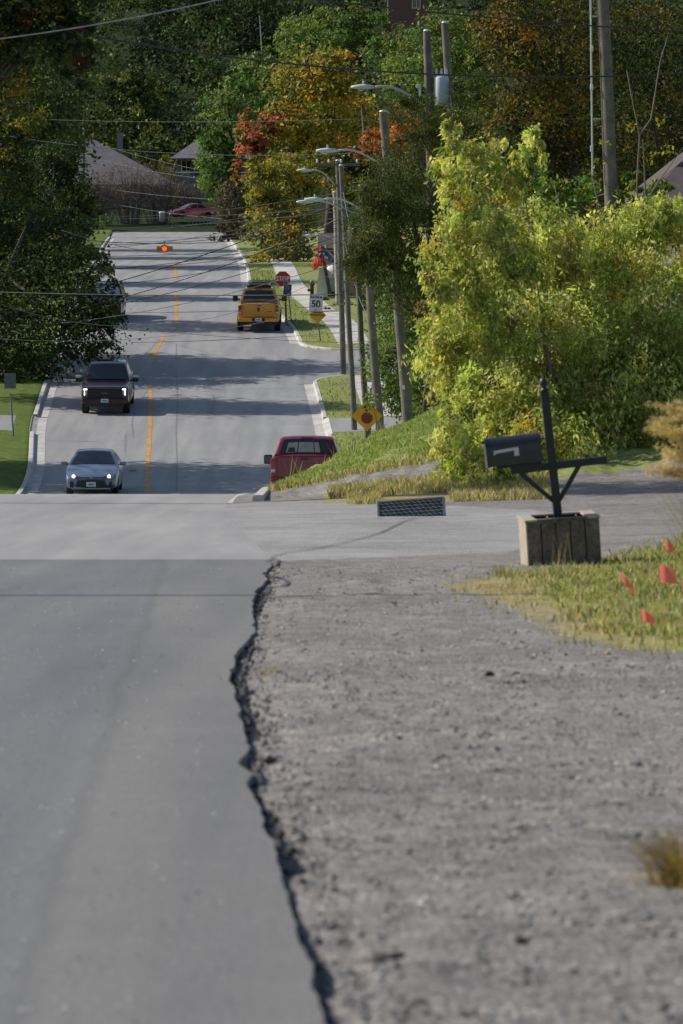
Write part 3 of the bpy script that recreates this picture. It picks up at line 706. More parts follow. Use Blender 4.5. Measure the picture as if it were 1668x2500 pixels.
# bare brown shrubs before the far houses
def bare_shrub(label, u, Y, vt, wpx, seed):
    rng = np.random.default_rng(seed); b = gbase(u, Y); t = thing('bare_shrub', label, 'shrub', b, group='bare shrubs before the far houses')
    mb = MB(); H = P(u, vt, Y).z - b[2]; W = wpx * Y / F
    for i in range(46):
        a = rng.uniform(0, 6.28); rr = rng.uniform(.2, 1) * W
        s0 = Vector((math.cos(a)*rr*.45, math.sin(a)*rr*.3, 0)); e = Vector((math.cos(a)*rr, math.sin(a)*rr*.6, H*rng.uniform(.4, 1)))
        m_ = s0.lerp(e, .5) + Vector((0, 0, H*.06)); mb.tube([s0, m_, e], [.05, .03, .010], 4, False)
        for k in range(10):
            s_ = m_.lerp(e, rng.uniform(-.4, 1)); mb.tube([s_, s_ + Vector(rng.normal(0, 1, 3)) * W*.22 + Vector((0, 0, .3))], [.022, .008], 3, False)
    mb.build('branches', mat('dry_twig', (.17, .135, .125), .9), t)
    V, Fc, K = crown_data([(np.array([0, 0, H*.5]), np.array([W*1.05, W*.6, H*.5]))], 2600, .13, [(.13,.10,.085),(.10,.085,.07),(.16,.12,.08)], rng, per=10, lo=.1)
    link('leaves', np_mesh('leaves', V, Fc, col=K), LEAF, t)
bare_shrub('bare brown shrub before the grey roofed house, leftmost of the far shrubs', 245, 474, 410, 62, 31)
bare_shrub('tall bare brown shrub before the right half of the grey roof', 318, 476, 385, 68, 33)
bare_shrub('bare brown shrub between the grey house and the porch house', 388, 477, 392, 62, 32)
bare_shrub('bare brown shrub before the porch house, rightmost of the far shrubs', 450, 490, 440, 50, 34)
for i, (u, Y, vt, w, lb) in enumerate(((228,466,500,45,'low green bush on the far lawn at the left of the grey house'), (425,472,548,38,'low dark hedge below the parked red car'))):
    tree('green_bush', lb, [(u, (vt+572)/2, w, (572-vt)/2*.9, Y)], gbase(u, Y), 1600, .22, MDG if i == 0 else DKG, cat='shrub', seed=40+i, r0=.05, limbs=2)

# grass blades (nobody could count them)
def blades(name, label, pts, h, pal, seed, lean=(.0, 0), pw=None, wid=.011, n=1):
    rng = np.random.default_rng(seed); k = len(pts); pts = np.asarray(pts)
    hh = h * rng.uniform(.4, 1.3, k); a = rng.uniform(0, 6.28, k)
    side = np.stack([np.cos(a), np.sin(a), 0*a], 1) * (wid * rng.uniform(.6, 1.4, k))[:, None]
    b = rng.uniform(0, 6.28, k); ln = np.stack([np.cos(b)*.45 + lean[0], np.sin(b)*.45 + lean[1], np.ones(k)], 1) * hh[:, None]
    mid = pts + ln * .55 + np.array([0, 0, 1]) * (hh*.08)[:, None]; tip = pts + ln
    V = np.stack([pts - side, pts + side, mid + side*.7, tip, mid - side*.7], 1).reshape(-1, 3)
    i = np.arange(k) * 5
    Fc = np.concatenate([np.stack([i, i+1, i+2, i+4], 1), np.stack([i+4, i+2, i+3, i+3], 1)])
    me = bpy.data.meshes.new(name)
    fs = [(int(x), int(x)+1, int(x)+2, int(x)+4) for x in i] + [(int(x)+4, int(x)+2, int(x)+3) for x in i]
    me.from_pydata(V.tolist(), [], fs)
    pal = np.array(pal); ci = rng.choice(len(pal), k, p=None if pw is None else np.array(pw)/np.sum(pw)); K = np.repeat(pal[ci] * rng.uniform(.7, 1.25, (k, 1)), 5, 0)
    at = me.color_attributes.new('Col', 'FLOAT_COLOR', 'POINT'); at.data.foreach_set('color', np.concatenate([K, np.ones((len(V), 1))], 1).astype(np.float32).ravel())
    return tag(link(name, me, LEAF), label, 'grass', kind='stuff')
def scatter(n, xr, yr, test, seed, patchy=0.):
    rng = np.random.default_rng(seed); X = rng.uniform(*xr, n); Y = rng.uniform(*yr, n); Z = zg(X, Y)
    U_, V_ = to_px(X, Y, Z); ok = test(X, Y, U_, V_)
    if patchy: ok &= (np.sin(X*5.1 + seed) * np.sin(Y*2.3 + X*1.7) + .6*np.sin(X*13 + Y*5) + rng.normal(0, .5, n)) > patchy - 1
    return np.stack([X, Y, Z], 1)[ok]
GP = [(.22,.26,.07),(.28,.30,.09),(.34,.32,.14),(.15,.21,.045)]
DP = [(.46,.35,.19),(.40,.32,.16),(.52,.42,.25)]
inner = [(u + (12 if u < 1400 else 0), v) for u, v in PATCH]
blades('grass', 'green weedy grass around the orange marker flags', scatter(60000, (.8, 5.5), (28, 60), lambda X, Y, U_, V_: inpoly(U_ + RNG.normal(0, 22, len(U_)), V_ + RNG.normal(0, 8, len(U_)), [(1250,1405),(1470,1378),(1560,1352),(1720,1312),(1900,1310),(1900,1590),(1500,1560),(1420,1520),(1330,1440)]), 1, .6), .062, GP + GP + DP, 1, wid=.008)
blades('grass', 'dry straw coloured grass along the edge of the near gravel', scatter(26000, (.6, 5.5), (28, 60), lambda X, Y, U_, V_: inpoly(U_ + 30*np.sin(Y*9) + RNG.normal(0, 25, len(U_)), V_ + RNG.normal(0, 12, len(U_)), inner), 2, .75), .05, DP + GP[2:3], 2, wid=.008)
blades('grass', 'long green grass covering the bank below the yellow green bush', scatter(60000, (-1.8, 5), (85, 128), lambda X, Y, U_, V_: (X > Rx(Y) + .55) & (Y > np.interp(X, [-3, -1.3, .62, 1.75, 2.1, 4, 6, 10], [84.6, 84.8, 85.8, 86.6, 81, 81, 84, 85])), 3), .085, [(.22,.30,.07),(.28,.35,.09),(.36,.38,.15),(.17,.24,.055)], 3, wid=.011)
blades('grass', 'dry grass fringe at the foot of the bank', scatter(9000, (-1.8, 5), (83.5, 90), lambda X, Y, U_, V_: (X > Rx(Y) + .6) & (np.abs(Y - np.interp(X, [-3, -1.3, .62, 1.71, 4], [84.8, 84.8, 85.7, 86.4, 87.3])) < .6), 4), .14, DP + GP[:2], 4)
blades('grass', 'dry grass around the low waffle textured wall', scatter(9000, (-.2, 3.4), (75.2, 81.5), lambda X, Y, U_, V_: (Y > 78.3) | ((X < .6) & (X > .1)) | (X > 1.7), 5), .13, DP + GP[1:3], 5)
blades('grass', 'tall seed stems standing on the bank in front of the red pickup', scatter(130, (-1.6, 1.5), (88, 118), lambda X, Y, U_, V_: (X > Rx(Y) + .5), 6), .42, [(.30,.24,.14),(.34,.30,.16)], 6, wid=.007)
# far verges: short turf
blades('grass', 'short turf on the right verges and by the sidewalk', scatter(26000, (-7, 3), (160, 300), lambda X, Y, U_, V_: (X > Rx(Y) + .62) & (X < Rx(Y) + 1.95) & ~((Y > 192.5) & (Y < 200)) & ~((Y > 215) & (Y < 229)), 7), .10, [(.20,.24,.06),(.25,.27,.09),(.17,.22,.05)], 7, wid=.02)

def tuft(name, label, base, n, h, spread, pal, lean, seed, wid=.006):
    rng = np.random.default_rng(seed); t = thing(name, label, 'grass tuft', base)
    Vv, Ff, Kk = [], [], []
    for i in range(n):
        a = rng.uniform(0, 6.28); d = np.array([math.cos(a)*spread + lean[0], math.sin(a)*spread + lean[1], 1.]) * h * rng.uniform(.5, 1.1)
        b = np.array([rng.normal(0, .05), rng.normal(0, .05), 0]); s = np.array([math.sin(a), -math.cos(a), 0]) * wid
        prev = len(Vv)
        for k in range(5):
            q = k/4; p = b + d*q + np.array([lean[0], lean[1], -.35]) * h * q*q * .45; w = s*(1-q*.8)
            Vv += [p - w, p + w]
        Ff += [(prev+2*k, prev+2*k+1, prev+2*k+3, prev+2*k+2) for k in range(4)]
        c = np.array(pal[rng.integers(len(pal))]) * rng.uniform(.75, 1.25); Kk += [c]*10
    link('blades', np_mesh('blades', Vv, Ff, col=np.clip(Kk, 0, 1)), LEAF, t)
    return t
def plume_grass():
    base = Vector((2.62, 31.5, float(zg(2.62, 31.5))))
    t = tuft('ornamental_grass', 'tall feathery straw coloured grass clump at the right edge by the mailbox', base, 420, 1.15, .35, [(.24,.22,.05),(.32,.26,.09),(.18,.19,.045)], (-.12, 0), 71, .006)
    rng = np.random.default_rng(72); C, N = [], []
    for i in range(46):
        u, v = rng.uniform(1566, 1690), rng.uniform(985, 1165); tip = P(u, v, 31.5 + rng.normal(0, .08)) - base
        root = P(u + rng.uniform(70, 120), v + rng.uniform(-10, 60), 31.5) - base
        for k in range(150):
            q = rng.uniform(0, 1) ** .8; p = tip.lerp(root, q) + Vector(rng.normal(0, .004 + .016*math.sin(PI*min(1, q*1.3 + .05)), 3)); C.append(np.array(p)); N.append((-.5, -.6, .6))
    C = np.array(C); V, Fc, K = leaves(C, np.array(N), .045, np.tile([.60,.46,.22], (len(C), 1)) * RNG.uniform(.6, 1.2, (len(C), 1)), .6, aspect=.14)
    link('plumes', np_mesh('plumes', V, Fc, col=K), LEAF, t)
plume_grass()
def gb(u, v): p = hit(u, v, 8); return p
tuft('grass_tuft', 'tan dry grass tuft at the lower right edge of the gravel', gb(1690, 2170), 420, .2, .9, [(.30,.20,.10),(.36,.25,.12),(.22,.17,.06)], (-.15, 0), 73, .004)
tuft('grass_tuft', 'small dry tuft rooted in the broken asphalt edge', gb(655, 1652), 60, .06, .9, DP, (0, 0), 74, .003)
tuft('grass_tuft', 'brown weed clump just left of the wooden planter', gb(1235, 1410), 120, .14, .5, DP + GP[:1], (0, 0), 75, .004)
tuft('grass_tuft', 'tall dry weeds growing against the front of the wooden planter', gb(1365, 1388), 14, .36, .2, DP, (0, 0), 76, .0022)

# loose stones on the shoulder
rng = np.random.default_rng(5)
ns = 80000; Ys = 11.2 + 37.6 * rng.uniform(0, 1, ns) ** 1.15; hiX = .0695 * Ys + .7; Dd = .05 + (hiX - Rx(Ys)) * rng.uniform(0, 1, ns); Xs = Rx(Ys) + Dd; Zs = zright(Dd, Ys)
keep = np.ones(ns, bool); pu, pv_ = to_px(Xs, Ys, Zs); keep &= ~inpoly(pu, pv_, PATCH); Ys, Dd, Xs, Zs = Ys[keep], Dd[keep], Xs[keep], Zs[keep]; ns = len(Ys)
# sit on the rough ground
iy = np.clip(np.searchsorted(YG, Ys), 0, len(YG) - 1); ix = np.clip(np.searchsorted(DG, Dd), 0, len(DG) - 1); Zs = Zg[iy, ix] - .002
base_v = np.array([(1,0,0),(-1,0,0),(0,1,0),(0,-1,0),(0,0,1),(0,0,-1)], float); base_f = np.array([(0,2,4),(2,1,4),(1,3,4),(3,0,4),(2,0,5),(1,2,5),(3,1,5),(0,3,5)])
sz = .0035 + .014 * rng.uniform(0, 1, ns) ** 6; ang = rng.uniform(0, 6.28, ns)
V = base_v[None] * (sz[:, None, None] * rng.uniform(.6, 1.4, (ns, 6, 1))) * np.array([1.3, 1., .65])
ca, sa = np.cos(ang)[:, None], np.sin(ang)[:, None]; x = V[..., 0]*ca - V[..., 1]*sa; y = V[..., 0]*sa + V[..., 1]*ca
V = np.stack([x + Xs[:, None], y + Ys[:, None], V[..., 2] + Zs[:, None]], -1).reshape(-1, 3)
Fc = (base_f[None] + (np.arange(ns) * 6)[:, None, None]).reshape(-1, 3)
shade = rng.choice([.07, .14, .21, .30, .45], ns, p=[.10, .30, .34, .18, .08])
K = np.repeat(np.stack([shade, shade*.97, shade*.94], 1), 6, 0)
m, nt, bs, oc = new_mat('stone'); nt.links.new(nd(nt, 'ShaderNodeAttribute', attribute_name='Col').outputs['Color'], bs.inputs['Base Color']); bs.inputs['Roughness'].default_value = .9
tag(link('gravel', np_mesh('gravel', V, Fc, col=K), m), 'loose grey stones scattered over the road shoulder', 'gravel', kind='stuff')
ng = 900; Yq = 12 + 36*rng.uniform(0, 1, ng)**1.3; Xq = np.minimum(-.0695*Yq - .2 + rng.uniform(0, 1, ng)*(Rx(Yq) + .0695*Yq), Rx(Yq) - .1); szq = .002 + .004*rng.uniform(0, 1, ng)**3
Vq = base_v[None] * (szq[:, None, None] * rng.uniform(.6, 1.4, (ng, 6, 1))); Vq = np.stack([Vq[..., 0] + Xq[:, None], Vq[..., 1] + Yq[:, None], Vq[..., 2] + zr(Yq)[:, None] + .001], -1).reshape(-1, 3)
Kq = np.repeat(np.stack([q_ := rng.choice([.08, .5, .8], ng, p=[.4, .3, .3]), q_, q_*.95], 1), 6, 0)  # bright grain colours imitate glints off the asphalt
tag(link('grit', np_mesh('grit', Vq, (base_f[None] + (np.arange(ng) * 6)[:, None, None]).reshape(-1, 3), col=Kq), m), 'fine grit over the near asphalt, pale grains standing in for glints', 'grit', kind='stuff')
# broken lumps along the asphalt edge
mb = MB(); rng = np.random.default_rng(6)
V, Fc2 = [], []
ne = 900; Ye = rng.uniform(11.5, 48.5, ne); De = rng.normal(.0, .05, ne); Xe = Rx(Ye) + np.interp(Ye, YN, jag) + np.abs(De) * .9 + .012; Ze = zright(np.maximum(Xe - Rx(Ye), 0), Ye)
sz = .005 + .020 * rng.uniform(0, 1, ne) ** 4
Vv = base_v[None] * (sz[:, None, None] * rng.uniform(.6, 1.4, (ne, 6, 1))); Vv = np.stack([Vv[..., 0] + Xe[:, None], Vv[..., 1] + Ye[:, None], Vv[..., 2] + Ze[:, None]], -1).reshape(-1, 3)
tag(link('asphalt_crumbs', np_mesh('asphalt_crumbs', Vv, (base_f[None] + (np.arange(ne) * 6)[:, None, None]).reshape(-1, 3)), mat('asphalt_crumb', (.05, .05, .052), .9)),
    'dark broken asphalt crumbs along the road edge', 'rubble', kind='stuff')
def lump(name, label, cat, u, v, w, h, m, seed):
    p = hit(u, v, 8); mb = MB(); bmesh.ops.create_icosphere(mb.bm, subdivisions=3, radius=1); r = np.random.default_rng(seed)
    a, b, c = r.uniform(0, 6, 3)
    for q in mb.bm.verts:
        k = 1 + .22*math.sin(q.co.x*4 + a) * math.sin(q.co.y*5 + b) + .16*math.sin(q.co.z*6 + q.co.x*3 + c); q.co = Vector((q.co.x*w*k, q.co.y*w*.6*k, q.co.z*h*k))
    o = mb.build(name, m, None, smooth=True); o.location = p + Vector((0, 0, h*.45)); return tag(o, label, cat)
M_CLOD = mat('dark_clod', (.035, .032, .03), .95, n1=(15., .4)); M_PALE = mat('pale_stone', (.5, .49, .47), .9)
lump('clod', 'long dark clod lying on the gravel near the bottom of the photo', 'clod', 955, 2352, .05, .018, M_CLOD, 1)
lump('clod', 'small dark clod above and right of the long one', 'clod', 1275, 2305, .022, .012, M_CLOD, 2)
lump('clod', 'left of two dark clods side by side on mid gravel', 'clod', 1196, 1652, .028, .02, M_CLOD, 3)
lump('clod', 'right of two dark clods side by side on mid gravel', 'clod', 1262, 1652, .024, .016, M_CLOD, 4)
lump('clod', 'dark clod beside the road edge crevice halfway down the gravel', 'clod', 660, 1862, .03, .02, M_CLOD, 5)
lump('stone', 'pale bluish stone at the edge of the dry grass', 'stone', 1310, 1482, .022, .022, M_PALE, 7)
lump('stone', 'tan stone lying below the grass patch', 'stone', 1482, 1602, .022, .018, mat('tan_stone', (.42, .33, .18), .9), 8)
lump('paper_scrap', 'crumpled pale blue litter in the gutter at the crest', 'litter', 624, 1196, .10, .03, mat('litter_white', (.6, .68, .75), .7), 9)
# fallen leaves
def fallen(label, u, v, s, col):
    p = hit(u, v, 8); V, Fc, K = leaves(np.zeros((1, 3)), np.array([[0, 0, 3.]]), s, np.array([col]), rng=np.random.default_rng(int(u)))
    o = link('fallen_leaf', np_mesh('fallen_leaf', V, Fc, col=K), LEAF); o.location = p + Vector((0, 0, .012)); tag(o, label, 'leaf')
fallen('pale yellow fallen leaf on the asphalt by the broken edge', 537, 1664, .05, (.5, .46, .22))
fallen('pale fallen leaf low at the left on the asphalt', 164, 2392, .035, (.45, .43, .25))
fallen('small silvery leaf low on the right of the gravel', 1508, 2208, .03, (.6, .6, .55))

# ------------------------------------------------------------------ mailbox and planter
M_PLANK = mat('weathered_plank', (.125, .10, .078), .85, n1=(5., .4), n2=(35., .35), bump=.3)
M_PLANK_SUN = mat('sunlit_plank', (.37, .32, .25), .8, n1=(8., .2))  # paler plank colour paints sunlight on the left side and top trim
M_SOIL = mat('soil', (.03, .025, .02), 1.)
pb = hit(1370, 1379, 30)
tilt = math.radians(-3.6)
pl = thing('planter_box', 'square wooden plank planter holding the black mailbox post', 'planter', pb, (0, tilt, math.radians(4))); pl.scale = (.95, .95, .98)
W_, H_ = .75, .47
mb = MB()
for i in range(5):
    w = W_ / 5; mb.box((-W_/2 + w*(i+.5), -W_/2, H_/2), (w - .013, .022, H_), .003)
mb.build('front_boards', M_PLANK, pl)
mb = MB()
for i in range(5):
    w = W_ / 5; mb.box((-W_/2 + w*(i+.5), W_/2, H_/2), (w - .013, .022, H_), .003)
mb.build('back_boards', M_PLANK, pl)
for s in (-1, 1):
    mb = MB()
    for i in range(5):
        w = (W_-.03) / 5; mb.box((s*(W_/2 - .008), -W_/2 + .015 + w*(i+.5), H_/2), (.022, w - .006, H_), .002)
    mb.build('side_boards', M_PLANK_SUN if s < 0 else M_PLANK, pl)
for s in (-1, 1):
    MB().box((s*(W_/2 - .05), 0, H_ + .012), (.13, W_ + .05, .022), .004).build('top_trim', M_PLANK_SUN, pl)
    MB().box((0, s*(W_/2 - .04), H_ + .012), (W_ - .132, .1, .021), .004).build('top_trim', M_PLANK if s < 0 else M_PLANK_SUN, pl)
MB().box((0, 0, H_/2 - .02), (W_ - .04, W_ - .04, H_ - .08)).build('gap_backing', M_BLACKM, pl)  # black backing added so the gaps between boards look shaded
MB().box((0, 0, H_ - .09), (W_ - .07, W_ - .07, .14)).build('soil', M_SOIL, pl)

mbx = thing('mailbox', 'black rural mailbox on a leaning black post with braced arm', 'mailbox', pb + Vector((-.02, 0, H_ - .1)), (0, math.radians(-6.4), math.radians(3)))
MB().box((0, 0, .66), (.082, .082, 1.36), .006).build('post', M_BLACKM, mbx)
fin = MB(); fin.lathe([(.046, 1.33), (.05, 1.345), (.03, 1.36), (.026, 1.375), (.04, 1.40), (.042, 1.42), (.03, 1.45), (.008, 1.47)], 14); fin.build('finial', M_BLACKM, mbx, smooth=True)
mb = MB().box((.06, 0, .60), (.95, .07, .075), .006); mb.build('arm', M_BLACKM, mbx)
def bar(mb, a, b, w):
    a, b = Vector(a), Vector(b); d = b - a; q = d.to_track_quat('Z', 'Y'); return mb.box((a + b)/2, (w, w, d.length), .004, q.to_matrix())
for s, e in ((-1, (-.33, 0, .575)), (1, (.26, 0, .575))):
    bar(MB(), (s*.03, 0, .26), e, .045).build('brace', M_BLACKM, mbx)
body = MB()
def arch(x, w=.17, h=.20, n=10):
    pts = [(x, -w/2, 0), (x, w/2, 0)] + [(x, w/2*math.cos(PI*i/n), h - w/2 + w/2*math.sin(PI*i/n)) for i in range(n + 1)]
    return pts
A = arch(0); L0 = .50
va = [body.bm.verts.new((-.56, p[1]*1.15, p[2]*1.15)) for p in A]; vb = [body.bm.verts.new((-.56 + L0, p[1]*1.15, p[2]*1.15)) for p in A]
for i in range(len(A)): body.bm.faces.new((va[i], va[(i+1) % len(A)], vb[(i+1) % len(A)], vb[i]))
body.bm.faces.new(va); body.bm.faces.new(vb[::-1])
bo = body.build('box_body', mat('mailbox_black', (.02, .022, .028), .38, coat=.2), mbx, ang=40); bo.location = (-.03, 0, .66); bo.scale = (1.06, 1, 1.22)
dr = MB(); vs0 = [(p[1]*1.22, p[2]*1.2 - .006) for p in A]
fa = [dr.bm.verts.new((-.575, y, z)) for y, z in vs0]; fb = [dr.bm.verts.new((-.552, y, z)) for y, z in vs0]
for i in range(len(A)): dr.bm.faces.new((fa[i], fa[(i+1) % len(A)], fb[(i+1) % len(A)], fb[i]))
dr.bm.faces.new(fa); dr.bm.faces.new(fb[::-1]); dr.box((-.59, 0, .2), (.03, .03, .02), .004)
do = dr.build('door', mat('mailbox_black', (.02, .022, .028)), mbx); do.location = (-.03, 0, .66); do.scale = (1.06, 1, 1.22)
MB().box((-.33, 0, .645), (.44, .15, .02), .003).build('bracket', M_BLACKM, mbx)
fl = MB(); yy = -.1015
fl.poly([(-.565, yy, .815), (-.32, yy, .83), (-.32, yy, .745), (-.365, yy, .745), (-.365, yy, .80), (-.54, yy, .788), (-.565, yy, .77)], .004)
fl.build('white_mark', mat('mark_white', (.62, .58, .60), .5, n1=(1, 0), n2=(1, 0)), mbx)

# marker flags
def cloth(name, col, tr=.5):
    m = mat(name, col, .6, n1=(4., .1), n2=(1, 0)); nt = m.node_tree; b = nt.nodes['Principled BSDF']; out = nt.nodes['Material Output']
    if any(n.type == 'BSDF_TRANSLUCENT' for n in nt.nodes): return m
    t_ = nd(nt, 'ShaderNodeBsdfTranslucent'); t_.inputs['Color'].default_value = (*col, 1); ms = nd(nt, 'ShaderNodeMixShader'); ms.inputs[0].default_value = tr
    nt.links.new(b.outputs[0], ms.inputs[1]); nt.links.new(t_.outputs[0], ms.inputs[2]); nt.links.new(ms.outputs[0], out.inputs['Surface']); return m
M_FLAG = cloth('orange_flag_plastic', (1., .25, .17), .55)
FL = [(1620,1316,1385,30,.10,.10,'orange marker flag farthest back, nearest the gravel drive'),(1513,1394,1470,-50,.15,.085,'orange marker flag drooping diagonally, left of the others'),
      (1606,1380,1462,8,.13,.14,'largest squarest orange marker flag at the right'),(1562,1486,1568,20,.09,.08,'lowest orange marker flag, deepest in the grass'),(1662,1420,1500,10,.12,.1,'orange marker flag cut by the right edge of the photo')]
for u, v, vb_, ang, fw, fh, lb in FL:
    b = hit(u + 3, vb_, 20); t = thing('marker_flag', lb, 'flag', b, group='orange utility marker flags in the grass')
    h = P(u, v, b.y).z - b.z
    MB().tube([(0, 0, -.02), (.01, 0, h*.6), (-.005, 0, h + .02)], .0022, 5).build('stake', M_STEEL, t)
    fm = MB(); n = 6; rr = math.radians(ang)
    cols = []
    for i in range(n + 1):
        q = i/n; dx = fw*q*math.cos(rr); dz = -abs(math.sin(rr))*fw*q - .012*q
        cols.append((fm.bm.verts.new((dx, .02*math.sin(q*4), h + dz)), fm.bm.verts.new((dx + .012, .02*math.sin(q*4 + .8), h + dz - fh*(1 - .15*q)))))
    for i in range(n): fm.bm.faces.new((cols[i][0], cols[i+1][0], cols[i+1][1], cols[i][1]))
    fm.build('flag', M_FLAG, t, smooth=True)

# low waffle-textured retaining block by the drive
w0 = hit(1006, 1262, 40)
rw = thing('retaining_block', 'low dark grey waffle textured wall beside the gravel drive', 'retaining wall', w0 + Vector((0, .25, -.03)), (math.radians(-14), math.radians(-4.5), math.radians(-5))); rw.scale = (.87, .87, .68)
MWAF = mat('dark_grey_plastic', (.40, .42, .43), .5); MWAFL = mat('grey_plastic_rim', (.24, .24, .235), .6)
MB().box((0, .08, .17), (1.02, .12, .36), .004).build('backing', mat('shadow_plastic', (.10, .11, .12), .6), rw)
wf = MB()
for r in range(5):
    for c in range(12):
        x = -.47 + c*.085 + (.04 if r % 2 else 0); z = .045 + r*.068
        pts = [(x - .036 + .072*i/6, -.005 - .022*math.sin(PI*i/6), z + .012*math.cos(PI*i/6)) for i in range(7)]
        wf.tube(pts, .011, 5)
wf.build('waffle_ridges', MWAF, rw, smooth=True)
MB().box((0, .05, .365), (1.08, .22, .03), .006).build('capping', mat('pale_capping', (.30, .28, .24), .85), rw)
for s in (-1, 1): MB().box((s*.52, .05, .17), (.035, .2, .36), .005).build('end_panel', MWAFL, rw)

# ------------------------------------------------------------------ poles, lamps, wires
def street_light(parent, base, tip, up=.35):
    """curved pipe arm from base to tip (local), cobra head at the tip"""
    b, e = Vector(base), Vector(tip); d = e - b; h = Vector((d.x, d.y, 0)).normalized(); hd = e - h*.62
    pts = []
    for i in range(9):
        q = i/8; pts.append(b.lerp(hd, q) + Vector((0, 0, 1)) * ((hd.z - b.z) * (math.sin(q*PI/2) - q) + up*.25*math.sin(q*PI)))
    a = MB().tube(pts, .032, 8).build('light_arm', M_GALV, parent, smooth=True)
    a2 = MB(); n = 10; tv = (e - hd)
    for i in range(1): pass
    w = h.cross(Vector((0, 0, 1)))
    rings = []
    for q, wd, ht, lo in ((-.06,.045,.05,.04),(.08,.06,.06,.05),(.22,.11,.085,.06),(.5,.13,.09,.07),(.78,.11,.07,.05),(.95,.06,.045,.035),(1.0,.03,.03,.03)):
        c = hd + tv*q; ring = []
        for j in range(n):
            an = 2*PI*j/n; y, z = math.cos(an)*wd, math.sin(an); ring.append(a2.bm.verts.new(c + w*y + Vector((0, 0, z*(ht if z > 0 else lo)))))
        rings.append(ring)
    for i in range(len(rings) - 1):
        for j in range(n): a2.bm.faces.new((rings[i][j], rings[i][(j+1) % n], rings[i+1][(j+1) % n], rings[i+1][j]))
    a2.bm.faces.new(rings[0][::-1]); a2.bm.faces.new(rings[-1])
    hdo = a2.build('lamp_head', mat('lamp_grey', (.60, .62, .64), .45, n1=(4., .1)), a, smooth=True)
    c = hd + tv*.42 + Vector((0, 0, .08))
    MB().lathe([(.035, 0), (.04, .02), (.04, .09), (.025, .1)], 10, c=c).build('photocell', mat('lens_grey', (.3, .31, .33), .4), a, smooth=True)
    lc = hd + tv*.55 + Vector((0, 0, -.068)); MB().lathe([(.09, 0), (.085, -.02), (.04, -.035)], 12, c=lc).build('lens', M_CLEAR, a, smooth=True)
def pole(label, ub, vb_, ut, vt, Y, r, light=None, base_hint=None):
    X = (ub - CU)/F*Y; b = Vector((X, Y, float(zg(X, Y)))) if base_hint is None else Vector(base_hint)
    top = P(ut, vt, Y); ref = P(ub, vb_, Y)
    d = (top - ref); b.x = ref.x + d.x/d.z*(b.z - ref.z)
    t = thing('utility_pole', label, 'utility pole', b, group='utility poles along the right side')
    L_ = top - b
    n = 8; s = MB().tube([L_*(i/n) + Vector((math.sin(i*1.3)*.012, 0, -.2 if i == 0 else 0)) for i in range(n + 1)], [r*(1.12 - .3*i/n) for i in range(n + 1)], 12).build('shaft', M_POLE, t, ang=60)
    MB().lathe([(r*.84, 0), (r*.8, .04), (r*.3, .07)], 10, c=L_).build('pole_cap', M_GALV, t, smooth=True)
    if light:
        (ua, va), (ue, ve) = light
        street_light(t, P(ua, va, Y) - b, P(ue, ve, Y) - b + Vector((0, -.25, 0)))
    return t, b
def at_on(b, u, v, Y): return P(u, v, Y) - b
pA, bA = pole('thick leaning pole at upper right behind the maple bush', 1489, 383, 1466, -120, 115, .165)
mb = MB(); q0 = at_on(bA, 1447, 430, 115); q1 = at_on(bA, 1441, -120, 115); mb.tube([q0, q1], .022, 8); mb.build('conduit', M_GALV, pA)
for v in (118, 212, 363): MB().box(at_on(bA, 1445, v, 115), (.07, .07, .14), .015).build('insulator', M_WHITE, pA)
for v in (40, 290): MB().box(at_on(bA, 1456, v, 115), (.2, .03, .03)).build('bracket', M_GALV, pA)
pB, bB = pole('bare topped pole right of the transformer pole', 1100, 290, 1087, 57, 150, .14)
pC, bC = pole('pole carrying the grey transformer and the highest street lamp', 1056, 650, 1043, 77, 140, .135, ((1040, 262), (858, 213)))
tr = MB(); tr.lathe([(.20, -.42), (.21, -.4), (.21, .36), (.19, .40), (.12, .44)], 18, c=at_on(bC, 1064, 222, 140) + Vector((.16, -.05, 0)))
to = tr.build('transformer', mat('transformer_grey', (.52, .56, .62), .45, n1=(2., .1)), pC, ang=40)
mb = MB()
for dx in (-.14, 0, .14): mb.lathe([(.03, 0), (.045, .03), (.03, .06), (.045, .09), (.03, .12), (.02, .2)], 8, c=at_on(bC, 1064, 222, 140) + Vector((.16 + dx, -.05, .44)))
mb.build('bushings', M_WHITE, to, smooth=True)
mb = MB().box(at_on(bC, 1022, 210, 140), (.14, .1, .10), .02).box(at_on(bC, 1026, 232, 140), (.06, .08, .42), .01); mb.build('cutout', M_WHITE, pC)
bar(MB(), at_on(bC, 1043, 125, 140), at_on(bC, 1080, 205, 140), .02).build('brace', M_GALV, pC)
pD, bD = pole('thick dark leaning pole beside the leafy shrub, with street lamp', 995, 1024, 936, 274, 149, .158, ((930, 402), (772, 368)))
mb = MB(); mb.tube([at_on(bD, 948, 470, 149) + Vector((-.15, -.05, 0)), at_on(bD, 946, 400, 149) + Vector((-.14, -.05, 0))], .02, 6)
mb.build('conduit', M_GALV, pD)
MB().box(at_on(bD, 985, 945, 149) + Vector((0, -.17, 0)), (.08, .01, .13)).build('pole_tag', M_WHITE, pD)
pE, bE = pole('pale grey leaning pole just right of the stop ahead sign', 927, 1042, 884, 455, 166, .15, ((884, 512), (744, 487)))
MB().box(at_on(bE, 913, 998, 166) + Vector((0, -.17, 0)), (.06, .01, .10)).build('pole_tag', M_WHITE, pE)
pF, bF = pole('thin pole half hidden behind the pale grey pole', 897, 1060, 866, 560, 179, .115)
pG, bG = pole('dark pole rising from the verge by the driveway, second from the left', 866, 1058, 833, 405, 194, .11, ((838, 515), (724, 493)))
MB().box(at_on(bG, 848, 935, 194) + Vector((-.04, -.13, 0)), (.05, .01, .3)).build('pole_tag', M_WHITE, pG)
